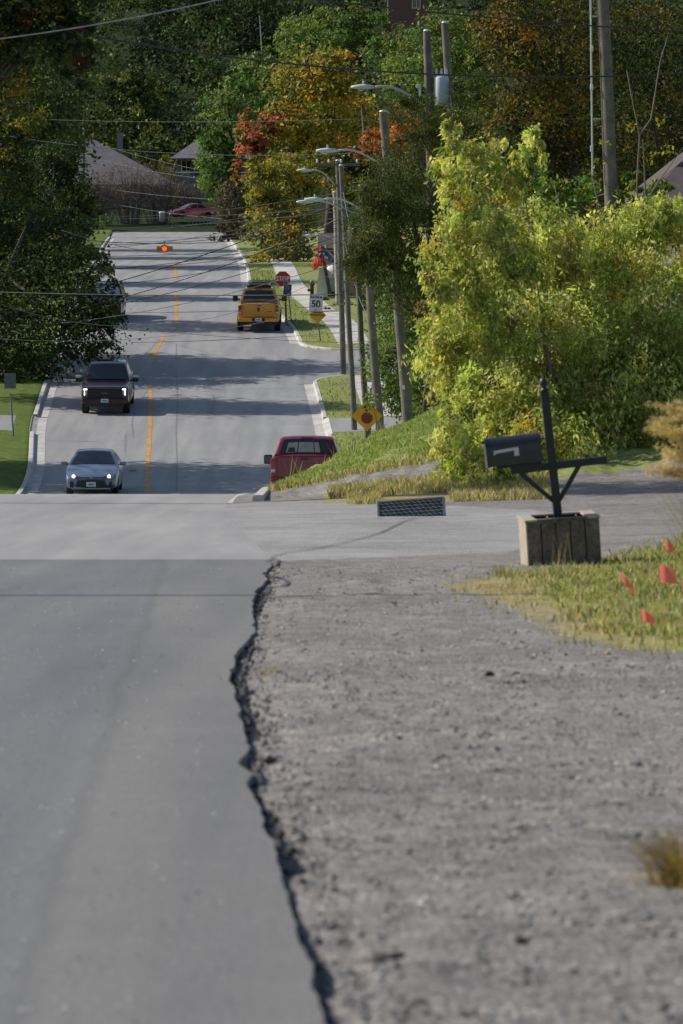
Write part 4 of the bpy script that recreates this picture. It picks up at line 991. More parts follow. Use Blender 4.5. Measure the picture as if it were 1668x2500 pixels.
pH, bH = pole('leftmost pole with wooden crossarm at the side street corner', 838, 911, 825, 393, 218, .125, ((818, 452), (725, 416)))
ca = MB().box(at_on(bH, 825, 402, 218) + Vector((0, -.14, 0)), (1.95, .1, .12), .01).build('crossarm', M_POLE, pH)
for u in (775, 803, 833, 872):
    MB().lathe([(.03, 0), (.05, .04), (.035, .08), (.05, .12), (.02, .16)], 8, c=at_on(bH, u, 399, 218) + Vector((0, -.14, .03))).build('insulator', M_WHITE, ca, smooth=True)
pI, bI = pole('pale sunlit pole far behind the corner pole', 826, 735, 818, 470, 250, .14, ((822, 588), (738, 575)))
for o in pI.children:
    if o.name.startswith('shaft'): o.data.materials[0] = mat('sunlit_pole_wood', (.36, .33, .28), .9)  # sunlight painted in as a paler copy of the pole wood
# distant poles by the grey house
for lb, u, v0, v1, arm in (('far pole with crossarm behind the left trees', 165, 345, 255, (125, 207, 272)), ('far thin pole left of the grey roof', 205, 400, 258, None), ('far thin pole with wires at the left of the street trees', 148, 345, 256, None)):
    Y = 482; b = Vector(((u - CU)/F*Y, Y, float(zg((u - CU)/F*Y, Y)))); t = thing('utility_pole', lb, 'utility pole', b, group='far utility poles by the grey house')
    MB().tube([(0, 0, -.2), P(u, v1, Y) - b], [.14, .10], 8).build('shaft', M_POLE, t, smooth=True)
    if arm: MB().box(P((arm[0]+arm[1])/2, arm[2], Y) - b + Vector((0, -.14, 0)), ((arm[1]-arm[0])*Y/F, .1, .14)).build('crossarm', M_POLE, t)
    for k in (-1, 1): MB().lathe([(.05, 0), (.08, .1), (.05, .3)], 8, c=P(u, v1 + 14, Y) - b + Vector((k*.35, -.14, .05))).build('insulator', M_WHITE, t, smooth=True)
am = P(640, 135, 560); t = thing('antenna_mast', 'thin pale antenna mast above the green trees', 'antenna', am)
MB().tube([(0, 0, -8), (0, 0, 0), P(634, 38, 560) - am], [.08, .07, .045], 6).build('mast', M_GALV, t)

def wire(label, p0, p1, sag, r, light=False, n=26):
    r = r * (.7 if light else 1.0)
    a, b = P(*p0), P(*p1); mb = MB()
    pts = [a.lerp(b, i/n) - Vector((0, 0, 4*sag*(i/n)*(1 - i/n))) for i in range(n + 1)]
    o = mb.tube([p - a for p in pts], r, 6).build('overhead_wire', M_WIREL if light else M_WIRE, None, smooth=True)
    o.location = a; return tag(o, label, 'wire', 'overhead wires crossing the street')
WL = 'overhead_wire'
wire('long dark wire sagging across the upper photo in front of the transformer pole', (-60, 30, 100), (1720, 176, 100), .53, .018)
wire('dark wire along the very top at the right, above the transformer', (600, -22, 110), (1720, 80, 112), .1, .017)
wire('pale wire slanting across the top left corner', (-60, 102, 70), (640, -26, 70), .07, .012, True)
wire('pale wire sagging steeply in front of the low hanging left tree', (-40, 728, 190), (862, 640, 192), 1.72, .012, True)
wire('lowest pale wire sagging across the dark left tree toward the speed sign', (-40, 824, 196), (856, 736, 193), .66, .012, True)
wire('thick dark wire rising from the left tree to the corner pole', (-40, 768, 212), (826, 498, 218), .42, .02)
wire('dark wire rising parallel just below the thick one', (200, 752, 214), (830, 535, 217), .3, .016)
wire('thin dark wire rising to the corner pole above the stop sign', (260, 748, 214), (838, 585, 217), .25, .013)
wire('level dark wire crossing at the roof of the yellow pickup', (-40, 712, 205), (860, 718, 194), .1, .02)
wire('thick pale cable sagging in front of the far road and hanging beacon', (150, 562, 214), (830, 572, 218), 1.0, .019, True)
wire('dark span wire holding the hanging beacon', (-60, 548, 221), (828, 556, 219), .78, .014)
wire('dark level wire just below the hanging beacon', (-40, 628, 240), (820, 598, 262), .2, .014)
wire('dark wire drooping low over the shaded far road', (-40, 640, 240), (822, 616, 262), .55, .013)
wire('dark wire crossing the golden tree, uppermost of the bundle', (-40, 530, 330), (828, 508, 219), .3, .014)
wire('dark wire crossing the golden tree, middle of the bundle', (-40, 545, 330), (828, 516, 219), .5, .014)
wire('dark wire crossing the golden tree, lowest of the bundle', (150, 590, 300), (830, 530, 219), .45, .014)
wire('pale twisted cable climbing to the pale sunlit pole', (520, 640, 225), (826, 533, 219), .25, .016, True)
wire('thin pale wire over the grey roof toward the porch house, highest', (205, 338, 482), (560, 427, 470), .35, .018, True)
wire('thin pale wire over the grey roof toward the porch house, second', (205, 378, 482), (560, 442, 470), .4, .018, True)
wire('thin pale wire across the bare shrubs toward the fresh green tree', (205, 452, 482), (620, 490, 440), .3, .018, True)
wire('thin pale wire low over the far lawn by the red car', (205, 484, 482), (620, 540, 440), .3, .018, True)
wire('thin dark wire from the left trees to the gold maple', (-40, 285, 250), (880, 290, 218), .2, .013)
wire('thin dark wire passing the second street lamp', (-40, 322, 250), (870, 374, 218), .5, .013)
wire('dark wire at the level of the yellow pickup tailgate', (300, 762, 232), (860, 742, 200), .12, .012)
wire('thin dark wire below the yellow pickup wheels', (300, 800, 214), (880, 838, 206), .1, .011)
wire('dark wire crossing the road above the oncoming pickup', (320, 836, 212), (900, 806, 200), .1, .011)
wire('looped pale drop cable hanging beside the corner poles', (838, 470, 192), (905, 700, 165), .5, .018, True)
wire('pale drop cable hanging from the second pole down to the pale pole', (842, 590, 193), (915, 790, 165), .6, .016, True)
wire('dark cable running between the poles behind the conifer', (830, 500, 193), (948, 505, 149), .3, .02)
wire('dark cable from the thick leaning pole toward the near pole', (948, 470, 149), (1489, 470, 115), .5, .02)
for i, (u0, v0, Y0, v1, Y1, sg, lb) in enumerate(((-40,588,228,545,219,.5,'dark wire across the far road just above the beacon, thin'),(-40,655,222,560,218,.7,'dark wire slanting up behind the stop sign to the corner pole'),(-40,690,220,575,218,.9,'dark wire sagging past the back of the dark blue car'),
        (-40,600,300,500,219,.9,'dark wire crossing before the purple tree'),(-40,566,300,486,219,.7,'dark wire crossing the low crown of the golden tree'),(160,520,420,470,220,.6,'dark wire over the far lawn toward the second lamp'),
        (-40,805,208,640,194,.5,'dark wire crossing low over the road between the two pickups'),(-40,660,250,600,262,.4,'dark wire over the shaded road beyond the yellow pickup'))):
    wire(lb, (u0, v0, Y0), (830, v1, Y1), sg, .013)
# service wire high above the near road: out of frame, its shadow crosses the asphalt
a, b = Vector((-26, 42.6, 3.6)), Vector((5.2, 42.3, 2.6)); mb = MB(); mb.tube([a.lerp(b, i/14) - a - Vector((0, 0, 1.0*(i/14)*(1 - i/14))) for i in range(15)], .085, 6)
o = mb.build('overhead_wire', M_WIRE); o.location = a; tag(o, 'service wire over the near road whose shadow crosses the asphalt', 'wire', 'overhead wires crossing the street')

# hanging beacon
bp_ = P(402, 607, 221); be = thing('hanging_beacon', 'orange overhead flashing beacon with red light hanging over the road', 'traffic signal', bp_)
MBE = mat('beacon_orange', (.75, .30, .03), .5)
MB().box((0, 0, .02), (.26, .26, .28), .02).build('housing', MBE, be)
MB().tube([(0, 0, .16), (0, 0, .34)], .025, 8).box((0, 0, .30), (.1, .1, .06), .01).build('hanger', M_GALV, be)
for i, (dx, dy) in enumerate(((0, -1), (1, 0), (-1, 0), (0, 1))):
    q = Matrix.Rotation(math.atan2(dx, -dy), 4, 'Z')
    ln = MB().lathe([(.1, -.135), (.09, -.15), (.04, -.165)], 16, axis='Y').build('lens', mat('beacon_red_lit', (1., .10, .04), .3, emit=1.6, n1=(1, 0), n2=(1, 0)) if i in (0, 3) else M_REDL, be, smooth=True); ln.matrix_local = q
    vz = MB(); n = 12; ra = []; rb = []
    for j in range(n + 1):
        an = -.25*PI + 1.5*PI*j/n; ra.append(vz.bm.verts.new((.115*math.cos(an), -.13, .115*math.sin(an)))); rb.append(vz.bm.verts.new((.125*math.cos(an), -.36, .125*math.sin(an) - .01)))
    for j in range(n): vz.bm.faces.new((ra[j], ra[j+1], rb[j+1], rb[j]))
    vo = vz.build('visor', MBE, be, smooth=True); vo.matrix_local = q

# ------------------------------------------------------------------ signs
def octagon(r, y, c=(0, 0)): return [(c[0] + r*math.cos(PI/8 + i*PI/4), y, c[1] + r*math.sin(PI/8 + i*PI/4)) for i in range(8)]
M_SRED = mat('sign_red', (.42, .014, .035), .45, n1=(3., .08), n2=(1, 0)); M_SWH = mat('sign_white', (.72, .72, .72), .45, n1=(3., .06), n2=(1, 0)); M_SYE = mat('sign_yellow', (.72, .36, .02), .45, n1=(3., .1), n2=(1, 0))
M_SBK = mat('sign_black', (.012, .012, .012), .5, n1=(1, 0), n2=(1, 0)); M_WOOD = mat('sign_post_wood', (.24, .16, .09), .85)
b = hit(700, 787, 232); t = thing('stop_sign', 'red octagonal STOP sign on a wooden post by the yellow pickup', 'road sign', b)
cz = P(690.6, 681, b.y).z - b.z; cx = P(690.6, 681, b.y).x - b.x
MB().tube([(0, 0, -.2), (cx*.6, 0, cz + .3)], .055, 8).build('post', M_WOOD, t)
mb = MB(); mb.poly(octagon(.405, -.06), .004); pn = mb.build('panel', M_SWH, t); pn.location = (cx, 0, cz)
mb = MB(); mb.poly(octagon(.375, -.064), .003); pr = mb.build('red_field', M_SRED, pn)
text_mesh('STOP', .33, M_SWH, 'lettering', pn, (0, -.068, .0), bold=.008, sx=.82)
b = hit(713, 787, 232); t = thing('bus_stop_sign', 'blue bus stop sign with orange squares on a thin metal post', 'road sign', b, group=None)
q = lambda u, v: P(u, v, b.y) - b
MB().tube([(0, 0, -.2), q(702, 690)], .028, 6).build('post', M_STEEL, t)
c0 = q(702, 708)
MB().box(c0 + Vector((0, -.04, 0)), (.39, .012, .56), .003, Matrix.Rotation(math.radians(4), 3, 'Y')).build('panel', mat('sign_blue', (.025, .07, .24), .45), t)
mb = MB().box(c0 + Vector((0, -.05, .12)), (.19, .008, .14), .002).box(c0 + Vector((.02, -.05, -.14)), (.12, .008, .05), .001); mb.build('orange_square', mat('sign_orange', (.42, .18, .05), .5), t)
mb = MB().box(c0 + Vector((.03, -.04, -.19)), (.34, .016, .06)); mb.build('stripe', mat('sign_deep_blue', (.012, .025, .17), .5), t)
tb = q(698, 690); MB().box(tb + Vector((0, -.07, 0)), (.25, .008, .27), .002).build('plate', mat('sign_grey', (.32, .31, .34), .5), t)
MB().lathe([(.09, -.082), (.09, -.078), (.065, -.0785)], 14, 'Y', c=(tb.x, tb.y, tb.z)).build('symbol', mat('sign_dark_grey', (.13, .12, .13), .5), t)
b = hit(784, 833, 200); t = thing('speed_limit_sign', 'white MAXIMUM 50 sign above a yellow diamond on one thin post', 'road sign', b)
q = lambda u, v: P(u, v, b.y) - b
MB().tube([(0, 0, -.2), q(777, 790), q(771, 722)], .03, 6).build('post', M_STEEL, t)
c1 = q(771.8, 740); w = .63
pn = MB().box((0, -.05, 0), (w, .01, .76), .003).build('panel', M_SWH, t); pn.location = c1; pn.rotation_euler = (0, math.radians(2.5), 0)
text_mesh('MAXIMUM', .125, M_SBK, 'lettering', pn, (0, -.058, .27), bold=.004, sx=.95)
text_mesh('50', .45, M_SBK, 'numerals', pn, (0, -.058, -.05), bold=.012, sx=.95)
text_mesh('km/h', .07, M_SBK, 'unit_lettering', pn, (0, -.058, -.31), bold=.001)
c2 = q(775.7, 769); d = .41
mb = MB(); mb.poly([(0, -.038, d), (d, -.038, 0), (0, -.038, -d), (-d, -.038, 0)], .008); dm = mb.build('warning_diamond', M_SYE, t); dm.location = c2; dm.rotation_euler = (0, math.radians(2.5), 0)
text_mesh('HIDDEN', .105, M_SBK, 'lettering', dm, (0, -.043, .125), bold=.003, sx=.95); text_mesh('INTERSECTION', .098, M_SBK, 'lettering', dm, (0, -.043, -.01), bold=.003, sx=.9)
Ys_ = 134.5; bs_ = Vector(((896 - CU)/F*Ys_, Ys_, 0)); bs_.z = float(zg(bs_.x, Ys_)); t = thing('stop_ahead_sign', 'yellow diamond stop ahead sign with red octagon, partly behind leaves', 'road sign', bs_)
q = lambda u, v: P(u, v, Ys_) - bs_
MB().box((q(897, 1050).x, 0, q(897, 1015).z/2 - .1), (.09, .09, q(897, 1015).z + .3), .004).build('post', M_POLE, t)
MB().box((q(904, 1050).x, .1, q(897, 1040).z/2 - .1), (.05, .06, q(897, 1040).z + .2), .004).build('rear_post', M_STEEL, t)
d = .425; c3 = q(896, 1015)
mb = MB(); mb.poly([(0, -.06, d), (d, -.06, 0), (0, -.06, -d), (-d, -.06, 0)], .006); dm = mb.build('panel', M_SYE, t); dm.location = c3
mb = MB(); mb.poly(octagon(.165, -.065, (0.0, -.06)), .003); mb.build('octagon', mat('sign_faded_red', (.20, .02, .03), .5), dm)
mb = MB(); mb.poly([(0, -.065, .34), (.13, -.065, .20), (.035, -.065, .23), (.035, -.065, .12), (-.035, -.065, .12), (-.035, -.065, .23), (-.13, -.065, .20)], .003); mb.build('arrow', M_SBK, dm)
tree('shrub_spray', 'leafy spray hanging in front of the yellow stop ahead sign', [(902,990,10,26,134.1),(898,965,12,14,134.1),(912,975,12,20,134.1)], (bs_.x + .25, 134.2, bs_.z), 260, .07, MDG[1:3] + YGR[:1], cat='shrub', seed=50, r0=.012, limbs=3, per=10, droop=1.)
b = hit(34, 1066, 165); t = thing('sign_post', 'thin dark metal post on the left lawn under the hanging tree', 'post', b)
MB().tube([(0, 0, -.2), P(26, 960, b.y) - b], .032, 8).build('shaft', M_STEEL, t); MB().box(P(25, 930, b.y) - b, (.45, .012, .6), .003).build('panel', M_STEEL, t)

# ------------------------------------------------------------------ vehicles
def round_poly(pts, seg=3):
    out = []; n = len(pts)
    for i, p in enumerate(pts):
        r = p[2] if len(p) > 2 else 0
        a, b, c = Vector(pts[i-1][:2]), Vector(p[:2]), Vector(pts[(i+1) % n][:2])
        if r <= 0: out.append(b); continue
        u, w = (a - b).normalized(), (c - b).normalized(); r = min(r, (a - b).length*.45, (c - b).length*.45)
        s, e = b + u*r, b + w*r
        for k in range(seg + 1):
            q = k/seg; out.append((s*(1-q)**2 + b*2*q*(1-q) + e*q*q))
    return out
class Car:
    def __init__(s, prof, L, hw, zb, zt, tum, nose, tail, crown):
        s.L, s.hw, s.zb, s.zt, s.tum, s.nose, s.tail, s.cr = L, hw, zb, zt, tum, nose, tail, crown
        s.prof = round_poly(prof)
    def D(s, f, y, z, off=0.):
        w = s.hw
        if z > s.zb: w *= 1 - s.tum * (z - s.zb) / (s.zt - s.zb)
        if z < .55: w *= 1 - .03*(.55 - z)/.3
        w *= 1 - s.nose * max(0, 1 - y/.9)**2 - s.tail * max(0, 1 - (s.L - y)/.9)**2
        k = s.cr * max(0, min(1, (z - .7)/.5))
        # bow the ends slightly in plan
        bow = .06 * f*f * (max(0, 1 - y/.9) - max(0, 1 - (s.L - y)/.9))
        return Vector((f*w + math.copysign(off, f) if off else f*w, y + bow - s.L/2, z + k*(1 - f*f)))
    def shell(s, parent, m):
        n = len(s.prof); bm = bmesh.new()
        nrm = []
        for i in range(n):
            e = (s.prof[(i+1) % n] - s.prof[i-1]); v = Vector((e.y, -e.x)); v = v.normalized() if v.length > 1e-6 else Vector((0, 0)); nrm.append(v)
        area = sum(s.prof[i].x*s.prof[(i+1) % n].y - s.prof[(i+1) % n].x*s.prof[i].y for i in range(n))
        sg = 1 if area > 0 else -1
        lay = [(-1, .055), (-.985, .022), (-.95, .006), (-.88, 0), (-.6, 0), (-.3, 0), (0, 0), (.3, 0), (.6, 0), (.88, 0), (.95, .006), (.985, .022), (1, .055)]
        rings = []
        for f, ins in lay: rings.append([bm.verts.new(s.D(f, p.x - nv.x*ins*sg, p.y - nv.y*ins*sg)) for p, nv in zip(s.prof, nrm)])
        for a, b in zip(rings[:-1], rings[1:]):
            for i in range(n): bm.faces.new((a[i], a[(i+1) % n], b[(i+1) % n], b[i]))
        bm.faces.new(rings[0][::-1]); bm.faces.new(rings[-1])
        mb = MB(); mb.bm.free(); mb.bm = bm
        return mb.build('body', m, parent, ang=28)
    def panel(s, name, a, b, f0, f1, m, parent, off=.012, n=8, t0=None, t1=None):
        """panel laid over the profile from a to b (y,z), between width fractions; t0/t1 narrow the top"""
        d = Vector(b) - Vector(a); nv = Vector((-d.y, d.x)).normalized()
        if nv.y < 0: nv = -nv
        bm = bmesh.new(); R_ = []
        for k in range(5):
            q = k/4; p = Vector(a) + d*q + nv*off; g0 = f0 + ((t0 if t0 is not None else f0) - f0)*q; g1 = f1 + ((t1 if t1 is not None else f1) - f1)*q
            R_.append([bm.verts.new(s.D(g0 + (g1 - g0)*i/n, p.x, p.y)) for i in range(n + 1)])
        for k in range(4):
            for i in range(n): bm.faces.new((R_[k][i], R_[k][i+1], R_[k+1][i+1], R_[k+1][i]))
        mb = MB(); mb.bm.free(); mb.bm = bm
        return mb.build(name, m, parent, smooth=True)
    def side(s, name, pts, sgn, m, parent, off=.008):
        bm = bmesh.new(); vs = [bm.verts.new(s.D(sgn, y, z, off)) for y, z in pts]; bm.faces.new(vs)
        mb = MB(); mb.bm.free(); mb.bm = bm
        return mb.build(name, m, parent)
    def front(s, name, rects, m, parent, rear=False, bev=.01, dep=.05):
        """boxes on the nose or tail: (f, z, w, h, y) y = surface distance from that end"""
        mb = MB()
        for f, z, w, h, y in rects:
            yy = s.L - y if rear else y; p = s.D(f, yy, z); mb.box((p.x, p.y, z), (w, dep, h), min(bev, h*.3, w*.3))
        return mb.build(name, m, parent)
def arch_pts(c, z0, r, n=9): return [(c + r*math.cos(PI*i/n), z0 + r*math.sin(PI*i/n)) for i in range(n + 1)]
def wheels(t, ys, hw, r, w, rim=M_RIM):
    for y in ys:
        for s in (-1, 1):
            wo = MB().lathe([(r*.62, -w/2), (r*.93, -w/2), (r, -w*.36), (r, w*.36), (r*.93, w/2), (r*.62, w/2)], 26, 'X').build('wheel', M_RUB, t, ang=35); wo.location = (s*(hw - w/2 - .01), y, r)
            rm = MB().lathe([(r*.64, -.01), (r*.64, w/2 - .015), (r*.56, w/2 - .04), (r*.2, w/2 - .055), (r*.12, w/2 - .01), (r*.05, w/2 - .005)] if s > 0 else [(r*.05, -w/2 + .005), (r*.12, -w/2 + .01), (r*.2, -w/2 + .055), (r*.56, -w/2 + .04), (r*.64, -w/2 + .015), (r*.64, .01)], 20, 'X').build('rim', rim, wo, ang=30)
            mb = MB()
            for k in range(6):
                a = k*PI/3; mb.box((s*(w/2 - .02), math.cos(a)*r*.36, math.sin(a)*r*.36), (.03, .06, r*.5), .005, Matrix.Rotation(-a + PI/2, 3, 'X'))
            mb.build('spokes', rim, rm)
def plate(t, loc):
    p = MB().box(loc, (.31, .012, .155), .003).build('licence_plate', M_PLATE, t)
    MB().box((loc[0], loc[1] - .0075 if loc[1] < 0 else loc[1] + .0075, loc[2] - .005), (.2, .002, .06)).build('plate_band', mat('plate_blue', (.16, .22, .36), .5), p)
    return p
def pickup(label, col, cfg, name='pickup_truck'):
    t = thing(name, label, 'pickup truck')
    pm = mat('paint_' + cfg['id'], col, .3, metal=cfg.get('metal', .1), coat=.8, n1=(2., .06), n2=(1., 0))
    L = 5.85; gz = cfg.get('lift', 0.)
    pr = [(.10,.46,.05),(0,.58,.06),(-.0,1.02,.10),(.14,1.15,.14),(1.55,1.23,.1),(1.72,1.25,.05),(2.5,1.88,.12),(2.85,1.95,.2),(3.85,1.95,.2),(4.08,1.86,.10),(4.27,1.36,.03),(4.36,1.34),(5.80,1.36,.04),(5.85,1.30,.04),(5.85,.66,.05),(5.78,.52,.04)]
    pr += [(5.24,.46)] + arch_pts(4.78, .46, .46)[1:-1] + [(4.32,.46),(4.25,.38),(1.5,.38),(1.45,.46)] + arch_pts(.98, .46, .46)[1:-1] + [(.52,.46)]
    c = Car(pr, L, 1.0, 1.15, 1.95, .265, .05, .02, .03)
    c.shell(t, pm)
    c.panel('windshield', (1.76,1.30), (2.47,1.855), -.88, .88, M_GLASS, t, t0=-.86, t1=.86)
    rg = c.panel('rear_window', (4.245,1.43), (4.085,1.84), -.86, .86, M_GLASS, t, t0=-.82, t1=.82)
    for s in (-1, 1):
        c.side('side_window', [(2.02,1.30),(2.92,1.30),(2.92,1.82),(2.66,1.82)], s, M_GLASS, t); c.side('side_window', [(3.0,1.30),(3.95,1.30),(3.86,1.82),(3.0,1.82)], s, M_GLASS, t)
        mb = MB(); p = c.D(s, 2.05, 1.25); mb.box((p.x + s*.22, p.y, 1.32), (.25, .11, .27), .04).box((p.x + s*.05, p.y + .02, 1.25), (.2, .05, .06), .01)
        mi = mb.build('mirror', M_BLKPL, t, ang=40)
        MB().box((p.x + s*.22, p.y + .057, 1.32), (.2, .006, .2), .002).build('mirror_glass', M_GLASS, mi)
        if cfg.get('chrome'): MB().box((p.x + s*.22, p.y - .005, 1.41), (.256, .122, .10), .04).build('mirror_cap', M_GALV, mi, ang=40)
        c.side('door_seam', [(2.95,.5),(2.965,.5),(2.965,1.28),(2.95,1.28)], s, M_BLKPL, t, .004); c.side('door_handle', [(2.72,1.08),(2.9,1.08),(2.9,1.12),(2.72,1.12)], s, M_BLKPL, t, .02)
        arch_o = [(4.78 + .5*math.cos(PI*i/10), .44 + .5*math.sin(PI*i/10)) for i in range(11)]; arch_i = [(4.78 + .455*math.cos(PI*i/10), .44 + .455*math.sin(PI*i/10)) for i in range(11)]
        c.side('wheel_arch', arch_o + arch_i[::-1], s, cfg.get('archm', pm), t, .012); c.side('wheel_arch', [(y - 3.8, z) for y, z in arch_o + arch_i[::-1]], s, cfg.get('archm', pm), t, .012)
    MB().box((0, (4.4 + 5.75)/2 - L/2, 1.385), (1.72, 1.36, .03), .008).build('tonneau_cover', M_BLKPL, t)
    MB().box((0, -.02, .40), (1.5, 4.9, .16), .02).build('chassis', M_BLKPL, t)
    wheels(t, (.98 - L/2, 4.78 - L/2), 1.0 if not cfg.get('wide') else 1.04, .41, .29, cfg.get('rim', M_RIM))
    # nose
    c.front('grille', [(0,.93,1.46,.40,-.015)], M_BLKPL, t); g = c.front('grille_bars', [(0,.82,1.40,.03,-.045),(0,.93,1.40,.03,-.045),(0,1.04,1.40,.03,-.045)], cfg.get('grillem', M_BLKPL), t)
    c.front('front_bumper', [(0,.60,1.84,.24,-.05)], cfg.get('bump', pm), t, bev=.05, dep=.14); c.front('air_dam', [(0,.44,1.6,.14,.0)], M_BLKPL, t)
    for s in (-1, 1):
        hl = c.front('headlight', [(s*.80,.93,.30,.36,-.01)], mat('headlight_housing', (.10, .10, .11), .15, coat=.8), t, dep=.06)
        c.front('daytime_lamp', [(s*.78,1.08,.26,.045,-.05),(s*.885,.95,.055,.25,-.035)], M_LIT if cfg.get('lit') else M_CLEAR, hl, dep=.03)
        c.front('projector', [(s*.79,.94,.10,.16,-.045)], M_CLEAR, hl, dep=.02)
        c.front('fog_lamp', [(s*.76,.64,.20,.04,-.12),(s*.86,.66,.08,.045,-.10)], M_LIT if cfg.get('lit') else M_CLEAR, t, dep=.03)
    plate(t, (0, -L/2 - .135, .62))
    # tail
    c.front('tailgate', [(0,1.03,1.50,.62,.0)], pm, t, True, .03, .04)
    c.front('tailgate_handle', [(0,1.27,.22,.05,-.02)], M_BLKPL, t, True); c.front('rear_bumper', [(0,.60,1.9,.18,-.10)], cfg.get('rbump', pm), t, True, .04, .2)
    c.front('bumper_recess', [(0,.61,.62,.16,-.19)], M_BLKPL, t, True, .02, .04); c.front('rear_valance', [(0,.44,1.76,.18,.02)], M_BLKPL, t, True, .02, .1)
    for s in (-1, 1):
        tl = c.front('tail_light', [(s*.905,1.06,.16,.42,.0)], M_REDL, t, True, .03, .06); c.front('reverse_lamp', [(s*.905,.93,.12,.09,-.022)], M_CLEAR, tl, True, .01, .03)
    p = plate(t, (0, L/2 + .215, .62)); c.front('brake_lamp', [(0,1.915,.34,.035,1.83)], M_REDL, t, True, .005, .05)
    return t, c, pm
def place(t, u, v, Y, yaw, dx=0):
    X = (u - CU)/F*Y + dx; z = float(zr(Y)); s = slope(Y)
    t.rotation_mode = 'QUATERNION'
    t.rotation_quaternion = Quaternion((1, 0, 0), s) @ Quaternion((0, 0, 1), yaw)
    t.location = (X, Y, z + .003)
# oncoming dark red pickup
t, c, pm = pickup('dark red pickup with lit headlights driving toward us under the left tree', (.034, .003, .006), dict(id='dark_red', metal=.2, lit=True, chrome=True, bump=mat('paint_dark_red_b', (.022, .003, .005), .35, metal=.3, coat=.5, n2=(1, 0))))
em = MB().lathe([(.125, -2.99), (.125, -3.01), (.1, -3.016)], 20, 'Y'); 
for v in em.bm.verts: v.co.z = v.co.z*.45 + .93
em.build('badge', mat('badge_blue', (.05, .07, .11), .35), t)
c.panel('sunroof', (2.9,1.95), (3.6,1.95), -.62, .62, M_GLASS, t)
place(t, 264, 0, 205.5, math.radians(0), 0)
# driver in shade
# yellow pickup seen from behind
M_RAMY = (.60, .27, .012)
t, c, pm = pickup('yellow pickup seen from behind beside the stop sign', M_RAMY, dict(id='yellow', wide=True, archm=M_BLKPL, rim=mat('black_rim', (.02, .02, .022), .4)))
eb = MB(); eb.poly([(-.07, 2.95, 1.16), (.07, 2.95, 1.16), (.075, 2.95, 1.06), (.04, 2.95, .99), (-.04, 2.95, .99), (-.075, 2.95, 1.06)], .02); eb.build('badge', M_BLKPL, t)
MB().box((-.52, 2.951, .98), (.2, .006, .025)).build('trim_badge', M_BLKPL, t)
rr = MB().box((0, .2, 2.07), (1.12, 1.5, .05), .02).box((0, .9, 2.05), (1.16, .05, .14), .01).box((0, -.5, 2.05), (1.16, .05, .14), .01); rack = rr.build('roof_rack', M_BLKPL, t)
for s in (-1, 1): MB().box((s*.52, .9, 2.12), (.1, .12, .09), .02).build('rack_lamp', M_CLEAR, rack)
for s in (-1, 1): MB().lathe([(.05, 0), (.055, .12), (.045, .12)], 12, 'Y', c=(s*.6, 2.95, .44)).build('exhaust_tip', M_BLACKM, t)
place(t, 634, 0, 237.5, PI, 0)
# near red pickup, rear half showing over the bank
t, c, pm = pickup('red pickup seen from behind, partly hidden by the grassy bank', (.17, .008, .018), dict(id='red', metal=.1))
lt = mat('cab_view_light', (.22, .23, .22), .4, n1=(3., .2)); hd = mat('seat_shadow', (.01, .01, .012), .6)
for f0, f1 in ((-.66, -.30), (-.27, .24), (.27, .44)): c.panel('painted_daylight', (4.245,1.45), (4.12,1.74), -f1, -f0, lt, t, off=.018, t0=-f1*.98, t1=-f0*.98)  # grey panels paint the daylight seen through the cab onto the glass
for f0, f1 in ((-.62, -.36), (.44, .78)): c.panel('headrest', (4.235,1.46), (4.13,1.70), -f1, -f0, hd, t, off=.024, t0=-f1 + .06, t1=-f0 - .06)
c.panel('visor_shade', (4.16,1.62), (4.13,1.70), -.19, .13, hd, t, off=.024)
place(t, 752, 0, 141.5, PI + math.radians(-1.5), 0)

